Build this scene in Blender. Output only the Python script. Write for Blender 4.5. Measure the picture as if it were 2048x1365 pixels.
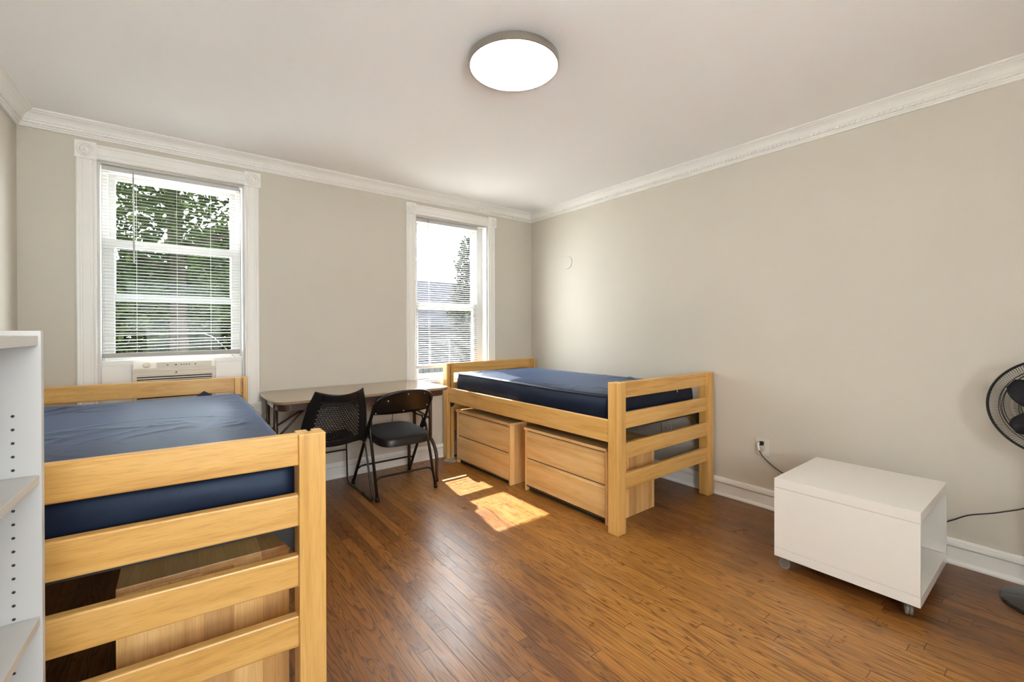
import bpy, math, random
from mathutils import Vector, Matrix, noise
random.seed(7)
for o in list(bpy.data.objects): bpy.data.objects.remove(o, do_unlink=True)
S = bpy.context.scene
C = S.collection
R = math.radians

# ---------------------------------------------------------------- camera, sky, sun, exposure
EYE = 1.243
YAW, PITCH, ROLL, FPX, CY = 0.6633, 0.0034, -0.0024, 884.29, 662.71
F = Vector((math.sin(YAW)*math.cos(PITCH), math.cos(YAW)*math.cos(PITCH), -math.sin(PITCH)))
RT = Vector((math.cos(YAW), -math.sin(YAW), 0))
UP = RT.cross(F)
R2 = RT*math.cos(ROLL) + UP*math.sin(ROLL); U2 = -RT*math.sin(ROLL) + UP*math.cos(ROLL)
cam = bpy.data.objects.new('camera', bpy.data.cameras.new('camera')); C.objects.link(cam)
M = Matrix((R2, U2, -F)).transposed().to_4x4(); M.translation = (0, 0, EYE)
cam.matrix_world = M
cam.data.sensor_fit = 'HORIZONTAL'; cam.data.sensor_width = 36; cam.data.lens = 36*FPX/2048
cam.data.shift_y = -(682.5-CY)/2048
cam.data.clip_start = 0.05
S.camera = cam

S.view_settings.view_transform = 'Standard'; S.view_settings.look = 'None'
S.view_settings.gamma = 1; S.view_settings.use_curve_mapping = False
S.view_settings.exposure = 1.35
SKY, SUN, LAMP = 9.5, 36.0, 13.0
w = bpy.data.worlds.new('sky'); S.world = w; w.use_nodes = True
bg = w.node_tree.nodes['Background']
bg.inputs[0].default_value = (0.93, 0.965, 1.0, 1); bg.inputs[1].default_value = SKY
sun = bpy.data.objects.new('sun', bpy.data.lights.new('sun', 'SUN')); C.objects.link(sun)
sun.data.energy = SUN; sun.data.angle = R(0.6); sun.data.color = (1.0, 0.955, 0.90)
sun.rotation_euler = Vector((-0.184, -1, -1.25)).to_track_quat('-Z', 'Y').to_euler()
S.cycles.use_denoising = True
S.cycles.max_bounces = 12; S.cycles.diffuse_bounces = 7; S.cycles.glossy_bounces = 4
S.cycles.transparent_max_bounces = 16; S.cycles.sample_clamp_indirect = 8
S.cycles.caustics_reflective = False; S.cycles.caustics_refractive = False

D, XR, XL, H = 3.8413, 3.2846, -0.691, 2.55       # back wall, right wall, left wall at the back corner, ceiling
YF = -1.35                                        # wall behind the camera
def xl(y): return XL - (D-y)*0.035                # the left wall is slightly out of square
def portal(name, x, y, z, sx, sz, rx):
    l = bpy.data.lights.new(name, 'AREA'); l.shape = 'RECTANGLE'; l.size = sx; l.size_y = sz
    l.cycles.is_portal = True
    o = bpy.data.objects.new(name, l); C.objects.link(o); o.location = (x, y, z); o.rotation_euler = (rx, 0, 0)
portal('sky_portal', 0.06, D+0.17, 1.65, 0.82, 1.32, R(-90))
portal('sky_portal', 2.26, D+0.17, 1.53, 0.84, 1.62, R(-90))
portal('sky_portal', 0.2, YF-0.08, 1.5, 1.5, 1.3, R(90))  # sky through the added window behind the camera

# ---------------------------------------------------------------- materials
def newmat(name):
    m = bpy.data.materials.new(name); m.use_nodes = True
    nt = m.node_tree
    return m, nt, nt.nodes['Principled BSDF']
def N(nt, typ, **kw):
    n = nt.nodes.new(typ)
    for k, v in kw.items(): setattr(n, k, v)
    return n
def L(nt, a, b): nt.links.new(a, b)
def ramp(nt, fac, stops):
    r = N(nt, 'ShaderNodeValToRGB'); e = r.color_ramp.elements
    while len(e) < len(stops): e.new(0.5)
    for k, (p, c) in enumerate(stops):
        e[k].position = p; e[k].color = (*c, 1) if len(c) == 3 else c
    L(nt, fac, r.inputs[0]); return r.outputs[0]
def math_(nt, op, a, b=None, c=None):
    n = N(nt, 'ShaderNodeMath', operation=op)
    for i, v in enumerate((a, b, c)):
        if v is None: continue
        if isinstance(v, (int, float)): n.inputs[i].default_value = v
        else: L(nt, v, n.inputs[i])
    return n.outputs[0]
def mixc(nt, fac, a, b, mode='MIX'):
    n = N(nt, 'ShaderNodeMix', data_type='RGBA', blend_type=mode)
    for i, v in ((0, fac), (6, a), (7, b)):
        if isinstance(v, (int, float)): n.inputs[i].default_value = v
        elif isinstance(v, tuple): n.inputs[i].default_value = (*v, 1)
        else: L(nt, v, n.inputs[i])
    return n.outputs[2]
def plain(name, col, rough=0.5, metal=0.0, bump=0.0, bscale=60, var=0.03, vscale=8, spec=0.5, coat=0.0, sheen=0.0):
    m, nt, b = newmat(name)
    tc = N(nt, 'ShaderNodeTexCoord')
    no = N(nt, 'ShaderNodeTexNoise'); no.inputs['Scale'].default_value = vscale; no.inputs['Detail'].default_value = 4
    L(nt, tc.outputs['Object'], no.inputs['Vector'])
    c0 = tuple(max(0, x*(1-var)) for x in col); c1 = tuple(min(1, x*(1+var)) for x in col)
    L(nt, ramp(nt, no.outputs[0], [(0.3, c0), (0.7, c1)]), b.inputs['Base Color'])
    b.inputs['Roughness'].default_value = rough; b.inputs['Metallic'].default_value = metal
    b.inputs['Specular IOR Level'].default_value = spec; b.inputs['Coat Weight'].default_value = coat
    b.inputs['Sheen Weight'].default_value = sheen
    if bump:
        n2 = N(nt, 'ShaderNodeTexNoise'); n2.inputs['Scale'].default_value = bscale; n2.inputs['Detail'].default_value = 5
        L(nt, tc.outputs['Object'], n2.inputs['Vector'])
        bp = N(nt, 'ShaderNodeBump'); bp.inputs['Strength'].default_value = bump; bp.inputs['Distance'].default_value = 0.002
        L(nt, n2.outputs[0], bp.inputs['Height']); L(nt, bp.outputs[0], b.inputs['Normal'])
    return m

def wood(name, axis, light, mid, dark, rough=0.38, strips=None, strip_axis=0, band=0.0, coat=0.15):
    """Fine-grained lacquered wood, grain along `axis`; `strips` glues staves of that width side by side."""
    m, nt, b = newmat(name)
    tc = N(nt, 'ShaderNodeTexCoord'); oi = N(nt, 'ShaderNodeObjectInfo')
    off = math_(nt, 'MULTIPLY', oi.outputs['Random'], 37.0)
    sep = N(nt, 'ShaderNodeSeparateXYZ'); L(nt, tc.outputs['Object'], sep.inputs[0])
    tone = None
    if strips:
        k = math_(nt, 'FLOOR', math_(nt, 'DIVIDE', sep.outputs[strip_axis], strips))
        wn = N(nt, 'ShaderNodeTexWhiteNoise', noise_dimensions='2D')
        cb = N(nt, 'ShaderNodeCombineXYZ'); L(nt, k, cb.inputs[0]); L(nt, off, cb.inputs[1])
        L(nt, cb.outputs[0], wn.inputs['Vector']); tone = wn.outputs['Value']
        off = math_(nt, 'ADD', off, math_(nt, 'MULTIPLY', tone, 20))
    comb = N(nt, 'ShaderNodeCombineXYZ')
    for i in range(3):
        s = 1.3 if i == axis else 20.0
        v = math_(nt, 'MULTIPLY', sep.outputs[i], s)
        L(nt, math_(nt, 'ADD', v, off), comb.inputs[i])
    n1 = N(nt, 'ShaderNodeTexNoise'); n1.inputs['Scale'].default_value = 1; n1.inputs['Detail'].default_value = 5
    n1.inputs['Distortion'].default_value = 0.9; L(nt, comb.outputs[0], n1.inputs['Vector'])
    comb2 = N(nt, 'ShaderNodeCombineXYZ')
    for i in range(3):
        s = 9 if i == axis else 330.0
        L(nt, math_(nt, 'ADD', math_(nt, 'MULTIPLY', sep.outputs[i], s), off), comb2.inputs[i])
    n2 = N(nt, 'ShaderNodeTexNoise'); n2.inputs['Scale'].default_value = 1; n2.inputs['Detail'].default_value = 2
    L(nt, comb2.outputs[0], n2.inputs['Vector'])
    c = ramp(nt, n1.outputs[0], [(0.28, dark), (0.46, mid), (0.68, light)])
    c = mixc(nt, 0.35, c, ramp(nt, n2.outputs[0], [(0.34, (0.62, 0.58, 0.52)), (0.5, (1, 1, 1))]), 'MULTIPLY')
    if tone is not None:
        c = mixc(nt, 1.0, c, ramp(nt, tone, [(0.0, (0.74, 0.63, 0.56)), (0.5, (1, 0.95, 0.90)), (1.0, (1.20, 1.22, 1.22))]), 'MULTIPLY')
    L(nt, c, b.inputs['Base Color'])
    b.inputs['Roughness'].default_value = rough; b.inputs['Coat Weight'].default_value = coat; b.inputs['Coat Roughness'].default_value = 0.25
    bp = N(nt, 'ShaderNodeBump'); bp.inputs['Strength'].default_value = 0.08; bp.inputs['Distance'].default_value = 0.001
    L(nt, n2.outputs[0], bp.inputs['Height']); L(nt, bp.outputs[0], b.inputs['Normal'])
    return m

BL, BM, BD = (0.73, 0.436, 0.142), (0.655, 0.366, 0.100), (0.51, 0.258, 0.058)
M_bed = [wood('honey_wood_%s' % a, i, BL, BM, BD) for i, a in enumerate('xyz')]
DL, DM, DD = (0.84, 0.560, 0.250), (0.77, 0.480, 0.190), (0.64, 0.365, 0.130)
M_drawer = wood('maple_front', 1, DL, DM, DD, 0.42)
M_dtop = wood('maple_top', 1, DL, DM, DD, 0.40, strips=0.085, strip_axis=0)
M_dside = wood('maple_staves', 2, DL, DM, DD, 0.42, strips=0.043, strip_axis=0)
M_dside2 = wood('maple_wide_staves', 2, DL, DM, DD, 0.42, strips=0.082, strip_axis=0)

M_wall = plain('beige_wall_paint', (0.600, 0.560, 0.487), 0.62, bump=0.05, bscale=180, var=0.012, vscale=1.5, spec=0.25)
M_ceil = plain('white_ceiling_paint', (0.935, 0.935, 0.94), 0.8, bump=0.04, bscale=120, var=0.01, vscale=1, spec=0.2)
M_trim = plain('white_trim_paint', (0.84, 0.825, 0.79), 0.38, bump=0.05, bscale=30, var=0.015, vscale=5)
M_vinyl = plain('white_vinyl', (0.56, 0.555, 0.535), 0.35, var=0.01)
M_vinyl2 = plain('jamb_paint', (0.62, 0.61, 0.585), 0.45, var=0.01)
M_greige = plain('greige_vinyl', (0.40, 0.385, 0.355), 0.45, var=0.01)
M_lacq = plain('white_lacquer', (0.77, 0.742, 0.695), 0.22, var=0.006, vscale=3, coat=0.3)
M_melam = plain('white_melamine', (0.48, 0.468, 0.448), 0.4, var=0.01, vscale=3)
M_black = plain('black_plastic', (0.008, 0.008, 0.009), 0.45, bump=0.05, bscale=300, spec=0.3)
M_tube = plain('black_enamel_tube', (0.010, 0.008, 0.007), 0.32, spec=0.5)
M_brown = plain('brown_enamel_tube', (0.055, 0.030, 0.020), 0.3)
M_seat = plain('black_seat_fabric', (0.010, 0.010, 0.0105), 0.7, spec=0.3, bump=0.9, bscale=420, var=0.45, vscale=300, sheen=0.1)
M_ltop = plain('tan_laminate', (0.27, 0.190, 0.120), 0.22, bump=0.03, bscale=200, var=0.05, vscale=30, coat=0.3)
M_apron = plain('dark_brown_apron', (0.060, 0.032, 0.024), 0.35)
M_metal = plain('brushed_nickel', (0.36, 0.33, 0.29), 0.32, metal=0.9)
M_rivet = plain('bright_rivet', (0.75, 0.74, 0.72), 0.25, metal=0.7)
M_steel = plain('dark_spring_steel', (0.03, 0.028, 0.028), 0.5, metal=0.3)
M_ac = plain('cream_plastic', (0.66, 0.60, 0.51), 0.45, var=0.01)
M_acw = plain('white_plastic', (0.85, 0.83, 0.78), 0.4, var=0.01)
M_dark = plain('dark_void', (0.02, 0.02, 0.02), 0.7)
M_reg = plain('cream_register_enamel', (0.62, 0.56, 0.45), 0.4)
M_cord = plain('black_rubber_cord', (0.012, 0.011, 0.011), 0.45)
M_plate = plain('painted_plate', (0.64, 0.60, 0.52), 0.4, var=0.01)
M_strap = plain('pale_cord', (0.75, 0.74, 0.70), 0.6)

def mat_mattress(name, axis_fold=0):
    m, nt, b = newmat(name)
    tc = N(nt, 'ShaderNodeTexCoord')
    n1 = N(nt, 'ShaderNodeTexNoise'); n1.inputs['Scale'].default_value = 5; n1.inputs['Detail'].default_value = 6
    L(nt, tc.outputs['Object'], n1.inputs['Vector'])
    L(nt, ramp(nt, n1.outputs[0], [(0.3, (0.0048, 0.0075, 0.019)), (0.7, (0.0068, 0.0105, 0.026))]), b.inputs['Base Color'])
    b.inputs['Roughness'].default_value = 0.42; b.inputs['Sheen Weight'].default_value = 0.42; b.inputs['Sheen Roughness'].default_value = 0.25; b.inputs['Sheen Tint'].default_value = (0.35, 0.55, 1, 1)
    b.inputs['Specular IOR Level'].default_value = 0.22; b.inputs['Specular Tint'].default_value = (0.62, 0.76, 1.0, 1)
    wv = N(nt, 'ShaderNodeTexWave', wave_type='BANDS', bands_direction='DIAGONAL'); wv.inputs['Scale'].default_value = 95; wv.inputs['Distortion'].default_value = 1.0
    L(nt, tc.outputs['Object'], wv.inputs['Vector'])
    n2 = N(nt, 'ShaderNodeTexNoise'); n2.inputs['Scale'].default_value = 26; n2.inputs['Detail'].default_value = 6; n2.inputs['Distortion'].default_value = 1.5
    L(nt, tc.outputs['Object'], n2.inputs['Vector'])
    bp = N(nt, 'ShaderNodeBump'); bp.inputs['Strength'].default_value = 0.25; bp.inputs['Distance'].default_value = 0.002
    L(nt, math_(nt, 'ADD', math_(nt, 'MULTIPLY', wv.outputs[1], 0.0), n2.outputs[0]), bp.inputs['Height'])
    L(nt, bp.outputs[0], b.inputs['Normal'])
    return m
M_navy = mat_mattress('navy_vinyl')
M_piping = plain('dark_piping', (0.010, 0.013, 0.028), 0.5)

def mat_floor():
    m, nt, b = newmat('oak_strip_floor')
    tc = N(nt, 'ShaderNodeTexCoord'); sep = N(nt, 'ShaderNodeSeparateXYZ'); L(nt, tc.outputs['Object'], sep.inputs[0])
    X, Y = sep.outputs[0], sep.outputs[1]
    W = 0.0575
    xs = math_(nt, 'DIVIDE', X, W); row = math_(nt, 'FLOOR', xs)
    fx = math_(nt, 'SUBTRACT', xs, row)
    def white(a, b2=None):
        n = N(nt, 'ShaderNodeTexWhiteNoise', noise_dimensions='2D'); cb = N(nt, 'ShaderNodeCombineXYZ')
        L(nt, a, cb.inputs[0])
        if b2 is not None: L(nt, b2, cb.inputs[1])
        L(nt, cb.outputs[0], n.inputs['Vector']); return n.outputs['Value']
    r1 = white(row)
    ylen = math_(nt, 'ADD', 0.75, math_(nt, 'MULTIPLY', white(math_(nt, 'ADD', row, 91.3)), 0.95))
    ys = math_(nt, 'ADD', math_(nt, 'DIVIDE', Y, ylen), math_(nt, 'MULTIPLY', r1, 13.0))
    seg = math_(nt, 'FLOOR', ys); fy = math_(nt, 'SUBTRACT', ys, seg)
    pid = white(row, seg); pid2 = white(seg, math_(nt, 'ADD', row, 7.7))
    # joints between boards
    ex = math_(nt, 'MINIMUM', fx, math_(nt, 'SUBTRACT', 1.0, fx))
    ey = math_(nt, 'MULTIPLY', math_(nt, 'MINIMUM', fy, math_(nt, 'SUBTRACT', 1.0, fy)), math_(nt, 'DIVIDE', ylen, W))
    e = math_(nt, 'MINIMUM', ex, ey)
    joint = ramp(nt, e, [(0.0, (0.10, 0.08, 0.06)), (0.010, (0.22, 0.20, 0.18)), (0.024, (1, 1, 1))])
    # grain: stretched noise drawn as contour lines (cathedral figure) plus pores
    off = math_(nt, 'MULTIPLY', pid, 53.0)
    cb = N(nt, 'ShaderNodeCombineXYZ')
    L(nt, math_(nt, 'ADD', math_(nt, 'MULTIPLY', X, 13.0), off), cb.inputs[0])
    L(nt, math_(nt, 'ADD', math_(nt, 'MULTIPLY', Y, 1.05), off), cb.inputs[1]); L(nt, off, cb.inputs[2])
    n1 = N(nt, 'ShaderNodeTexNoise'); n1.inputs['Scale'].default_value = 1; n1.inputs['Detail'].default_value = 2.5; n1.inputs['Distortion'].default_value = 0.25
    L(nt, cb.outputs[0], n1.inputs['Vector'])
    rings = math_(nt, 'FRACT', math_(nt, 'MULTIPLY', n1.outputs[0], 19.0))
    ringc = ramp(nt, rings, [(0.0, (0.30, 0.24, 0.20)), (0.16, (0.72, 0.67, 0.62)), (0.40, (1.0, 1.0, 1.0)), (0.86, (1.06, 1.05, 1.02)), (1.0, (0.36, 0.30, 0.25))])
    cb2 = N(nt, 'ShaderNodeCombineXYZ')
    L(nt, math_(nt, 'ADD', math_(nt, 'MULTIPLY', X, 330.0), off), cb2.inputs[0]); L(nt, math_(nt, 'ADD', math_(nt, 'MULTIPLY', Y, 7.0), off), cb2.inputs[1])
    n2 = N(nt, 'ShaderNodeTexNoise'); n2.inputs['Scale'].default_value = 1; n2.inputs['Detail'].default_value = 3
    L(nt, cb2.outputs[0], n2.inputs['Vector'])
    pores = ramp(nt, n2.outputs[0], [(0.36, (0.50, 0.43, 0.38)), (0.50, (1, 1, 1))])
    base = ramp(nt, pid, [(0.0, (0.160, 0.062, 0.017)), (0.4, (0.205, 0.080, 0.019)), (0.8, (0.255, 0.102, 0.023)), (1.0, (0.310, 0.130, 0.030))])
    # a broad sun-worn lane through the middle of the room
    n3 = N(nt, 'ShaderNodeTexNoise'); n3.inputs['Scale'].default_value = 1.5; n3.inputs['Detail'].default_value = 5
    L(nt, tc.outputs['Object'], n3.inputs['Vector'])
    d = math_(nt, 'ABSOLUTE', math_(nt, 'SUBTRACT', X, 1.85))
    lane = math_(nt, 'SUBTRACT', math_(nt, 'ADD', 0.62, math_(nt, 'MULTIPLY', math_(nt, 'SUBTRACT', n3.outputs[0], 0.5), 1.6)), d)
    lanef = ramp(nt, lane, [(0.0, (0, 0, 0)), (0.35, (0.8, 0.8, 0.8))])
    worn = ramp(nt, pid2, [(0.0, (0.41, 0.180, 0.034)), (1.0, (0.53, 0.255, 0.054))])
    c = mixc(nt, math_(nt, 'MULTIPLY', lanef, 0.62), base, worn)
    c = mixc(nt, 0.85, c, ringc, 'MULTIPLY'); c = mixc(nt, 0.55, c, pores, 'MULTIPLY')
    # grey wear blotches and pale scratches
    n4 = N(nt, 'ShaderNodeTexNoise'); n4.inputs['Scale'].default_value = 4.5; n4.inputs['Detail'].default_value = 7; n4.inputs['Roughness'].default_value = 0.7
    L(nt, tc.outputs['Object'], n4.inputs['Vector'])
    c = mixc(nt, ramp(nt, n4.outputs[0], [(0.60, (0, 0, 0)), (0.74, (0.22, 0.22, 0.22))]), c, (0.34, 0.25, 0.185))
    for k, (rot, sc, th) in enumerate(((0.6, 1.1, 0.0012), (-0.9, 1.4, 0.0010))):
        mp = N(nt, 'ShaderNodeMapping'); mp.inputs['Rotation'].default_value[2] = rot; mp.inputs['Scale'].default_value = (sc*2.2, sc*0.45, 1); mp.inputs['Location'].default_value = (k*3.3, k, 0)
        L(nt, tc.outputs['Object'], mp.inputs['Vector'])
        vn = N(nt, 'ShaderNodeTexNoise'); vn.inputs['Scale'].default_value = 1.6; vn.inputs['Detail'].default_value = 0.0
        L(nt, mp.outputs[0], vn.inputs['Vector'])
        ln = math_(nt, 'LESS_THAN', math_(nt, 'ABSOLUTE', math_(nt, 'SUBTRACT', vn.outputs[0], 0.5)), th*0.45)
        vm = N(nt, 'ShaderNodeTexNoise'); vm.inputs['Scale'].default_value = 6; L(nt, mp.outputs[0], vm.inputs['Vector'])
        ln = math_(nt, 'MULTIPLY', ln, math_(nt, 'GREATER_THAN', vm.outputs[0], 0.60))
        c = mixc(nt, math_(nt, 'MULTIPLY', ln, 0.28), c, (0.55, 0.42, 0.30))
    c = mixc(nt, 1.0, c, joint, 'MULTIPLY')
    L(nt, c, b.inputs['Base Color'])
    rr = ramp(nt, n4.outputs[0], [(0.3, (0.26, 0.26, 0.26)), (0.75, (0.40, 0.40, 0.40))])
    L(nt, rr, b.inputs['Roughness'])
    b.inputs['Specular IOR Level'].default_value = 0.5
    # slight cupping of each board + joints in the relief
    hgt = math_(nt, 'ADD', math_(nt, 'MULTIPLY', joint, 0.6), math_(nt, 'ADD', math_(nt, 'MULTIPLY', n2.outputs[0], 0.10), math_(nt, 'MULTIPLY', pid, 0.2)))
    bp = N(nt, 'ShaderNodeBump'); bp.inputs['Strength'].default_value = 0.35; bp.inputs['Distance'].default_value = 0.0015
    L(nt, hgt, bp.inputs['Height']); L(nt, bp.outputs[0], b.inputs['Normal'])
    return m
M_floor = mat_floor()

def mat_glass():
    m = bpy.data.materials.new('window_glass'); m.use_nodes = True; nt = m.node_tree; nt.nodes.clear()
    out = N(nt, 'ShaderNodeOutputMaterial'); mx = N(nt, 'ShaderNodeMixShader'); t = N(nt, 'ShaderNodeBsdfTransparent'); g = N(nt, 'ShaderNodeBsdfGlossy')
    t.inputs[0].default_value = (0.93, 0.95, 0.95, 1); g.inputs['Roughness'].default_value = 0.02
    mx.inputs[0].default_value = 0.005
    L(nt, t.outputs[0], mx.inputs[1]); L(nt, g.outputs[0], mx.inputs[2]); L(nt, mx.outputs[0], out.inputs[0])
    return m
M_glass = mat_glass()
def mat_slat():
    m, nt, b = newmat('white_blind_slat')
    b.inputs['Base Color'].default_value = (0.52, 0.515, 0.495, 1); b.inputs['Roughness'].default_value = 0.45
    out = nt.nodes['Material Output']; mx = N(nt, 'ShaderNodeMixShader'); mx.inputs[0].default_value = 0.02
    tr = N(nt, 'ShaderNodeBsdfTranslucent'); tr.inputs[0].default_value = (0.85, 0.83, 0.78, 1)
    L(nt, b.outputs[0], mx.inputs[1]); L(nt, tr.outputs[0], mx.inputs[2]); L(nt, mx.outputs[0], out.inputs[0])
    return m
M_slat = mat_slat()
def mat_clear():
    m, nt, b = newmat('clear_castor_plastic')
    b.inputs['Base Color'].default_value = (0.80, 0.77, 0.68, 1); b.inputs['Roughness'].default_value = 0.12
    b.inputs['Transmission Weight'].default_value = 0.85; b.inputs['IOR'].default_value = 1.45
    return m
M_clear = mat_clear()
def mat_emit(name, col, s):
    m, nt, b = newmat(name); b.inputs['Base Color'].default_value = (0.9, 0.88, 0.84, 1)
    b.inputs['Emission Color'].default_value = (*col, 1); b.inputs['Emission Strength'].default_value = s
    return m
M_diff = mat_emit('lamp_diffuser', (1.0, 0.93, 0.85), LAMP)
def mat_leaf(name, a, b_):
    m, nt, b = newmat(name)
    gi = N(nt, 'ShaderNodeNewGeometry')
    L(nt, ramp(nt, gi.outputs['Random Per Island'], [(0, a), (1, b_)]), b.inputs['Base Color'])
    b.inputs['Roughness'].default_value = 0.9; b.inputs['Specular IOR Level'].default_value = 0.03
    out = nt.nodes['Material Output']; mx = N(nt, 'ShaderNodeMixShader'); mx.inputs[0].default_value = 0.2
    tr = N(nt, 'ShaderNodeBsdfTranslucent'); tr.inputs[0].default_value = (*b_, 1)
    L(nt, b.outputs[0], mx.inputs[1]); L(nt, tr.outputs[0], mx.inputs[2]); L(nt, mx.outputs[0], out.inputs[0])
    return m
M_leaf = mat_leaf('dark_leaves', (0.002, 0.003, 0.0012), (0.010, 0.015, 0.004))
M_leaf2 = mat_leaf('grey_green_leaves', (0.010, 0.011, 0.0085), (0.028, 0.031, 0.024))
M_bark = plain('tree_bark', (0.012, 0.010, 0.008), 0.9, spec=0.0, bump=0.6, bscale=20, var=0.3)
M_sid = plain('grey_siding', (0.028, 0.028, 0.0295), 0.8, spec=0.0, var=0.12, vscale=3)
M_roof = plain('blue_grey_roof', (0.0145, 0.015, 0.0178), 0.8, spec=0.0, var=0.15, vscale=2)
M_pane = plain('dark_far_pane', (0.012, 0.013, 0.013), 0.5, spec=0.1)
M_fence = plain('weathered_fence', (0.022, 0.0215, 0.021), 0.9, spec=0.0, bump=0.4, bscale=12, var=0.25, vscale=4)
M_bounce = plain('pale_bounce_ground', (0.82, 0.81, 0.80), 0.95, var=0.1, vscale=2)  # unseen ground, made pale to bounce sunlight up to the ceiling

# ---------------------------------------------------------------- mesh helpers
class MB:
    def __init__(s): s.v = []; s.f = []
    def add(s, vs, fs):
        n = len(s.v); s.v += [tuple(v) for v in vs]; s.f += [tuple(i+n for i in f) for f in fs]; return s
    def box(s, x0, x1, y0, y1, z0, z1):
        vs = [(x, y, z) for z in (z0, z1) for y in (y0, y1) for x in (x0, x1)]
        return s.add(vs, [(0, 2, 3, 1), (4, 5, 7, 6), (0, 1, 5, 4), (2, 6, 7, 3), (0, 4, 6, 2), (1, 3, 7, 5)])
    def prism(s, poly, a, b, axis=2):
        """poly: 2-D outline; extruded from a to b along axis. axis 2: (x,y); axis 1: (x,z); axis 0: (y,z)"""
        def P(p, t): return {2: (p[0], p[1], t), 1: (p[0], t, p[1]), 0: (t, p[0], p[1])}[axis]
        n = len(poly)
        vs = [P(p, a) for p in poly] + [P(p, b) for p in poly]
        return s.add(vs, [tuple(range(n))[::-1], tuple(range(n, 2*n))] + [(i, (i+1) % n, n+(i+1) % n, n+i) for i in range(n)])
    def tube(s, pts, r, n=10, closed=False, caps=True):
        pts = [Vector(p) for p in pts]; m = len(pts); rs = r if isinstance(r, (list, tuple)) else [r]*m
        vs = []; ref = None
        for i, p in enumerate(pts):
            if closed: t = pts[(i+1) % m]-pts[i-1]
            else: t = pts[min(i+1, m-1)]-pts[max(i-1, 0)]
            t.normalize()
            if ref is None:
                ref = t.orthogonal().normalized()
            ref = (ref - t*ref.dot(t)).normalized(); b2 = t.cross(ref)
            for k in range(n):
                a = 2*math.pi*k/n; vs.append(p + (ref*math.cos(a)+b2*math.sin(a))*rs[i])
        fs = []
        for i in range(m if closed else m-1):
            j = (i+1) % m
            for k in range(n): fs.append((i*n+k, i*n+(k+1) % n, j*n+(k+1) % n, j*n+k))
        if caps and not closed: fs += [tuple(range(n))[::-1], tuple(range((m-1)*n, m*n))]
        return s.add(vs, fs)
    def lathe(s, prof, c=(0, 0, 0), n=32, axis='Z'):
        vs = []; m = len(prof)
        for (r, h) in prof:
            for k in range(n):
                a = 2*math.pi*k/n; x, y = r*math.cos(a), r*math.sin(a)
                vs.append({'Z': (c[0]+x, c[1]+y, c[2]+h), 'X': (c[0]+h, c[1]+x, c[2]+y), 'Y': (c[0]+x, c[1]+h, c[2]+y)}[axis])
        fs = [(i*n+k, i*n+(k+1) % n, (i+1)*n+(k+1) % n, (i+1)*n+k) for i in range(m-1) for k in range(n)]
        if prof[0][0] > 1e-6: fs.append(tuple(range(n))[::-1])
        if prof[-1][0] > 1e-6: fs.append(tuple(range((m-1)*n, m*n)))
        return s.add(vs, fs)
    def xf(s, fn): s.v = [tuple(fn(Vector(v))) for v in s.v]; return s
    def build(s, name, mat, parent=None, smooth=False, bevel=0, solid=0, auto=None):
        me = bpy.data.meshes.new(name); me.from_pydata(s.v, [], s.f); me.update()
        import bmesh
        bm = bmesh.new(); bm.from_mesh(me)
        bmesh.ops.remove_doubles(bm, verts=bm.verts, dist=1e-6)
        bmesh.ops.recalc_face_normals(bm, faces=bm.faces); bm.to_mesh(me); bm.free()
        me.materials.append(mat)
        o = bpy.data.objects.new(name, me); C.objects.link(o)
        if parent: o.parent = parent
        if smooth or auto:
            for p in me.polygons: p.use_smooth = True
        if auto:
            me.set_sharp_from_angle(angle=R(auto))
        if solid:
            md = o.modifiers.new('solid', 'SOLIDIFY'); md.thickness = solid; md.offset = 0
        if bevel:
            md = o.modifiers.new('bevel', 'BEVEL'); md.width = bevel; md.segments = 2; md.limit_method = 'ANGLE'; md.angle_limit = R(40)
        return o
def tag(o, label=None, cat=None, group=None, kind=None):
    if label: o['label'] = label
    if cat: o['category'] = cat
    if group: o['group'] = group
    if kind: o['kind'] = kind
    return o
def empty(name, loc=(0, 0, 0), rz=0, **kw):
    o = bpy.data.objects.new(name, None); C.objects.link(o); o.location = loc; o.rotation_euler = (0, 0, rz); o.empty_display_size = 0.1
    return tag(o, **kw)
def bez(pts, n=8):
    """smooth curve through points (Catmull-Rom)"""
    P = [Vector(p) for p in pts]; P = [P[0]*2-P[1]] + P + [P[-1]*2-P[-2]]; out = []
    for i in range(1, len(P)-2):
        for k in range(n):
            t = k/n
            out.append(0.5*((2*P[i]) + (P[i+1]-P[i-1])*t + (2*P[i-1]-5*P[i]+4*P[i+1]-P[i+2])*t*t + (3*P[i]-P[i-1]-3*P[i+1]+P[i+2])*t**3))
    out.append(P[-2]); return out
def fillet(pts, r, n=6):
    """polyline with rounded inner corners"""
    P = [Vector(p) for p in pts]; out = [P[0]]
    for i in range(1, len(P)-1):
        a, b_, c = P[i-1], P[i], P[i+1]; d1 = (a-b_).normalized(); d2 = (c-b_).normalized()
        q = min(r, (a-b_).length*0.49, (c-b_).length*0.49); s, e = b_+d1*q, b_+d2*q
        for k in range(n+1):
            t = k/n; out.append(s*(1-t)**2 + b_*2*t*(1-t) + e*t*t)
    out.append(P[-1]); return out

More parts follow.
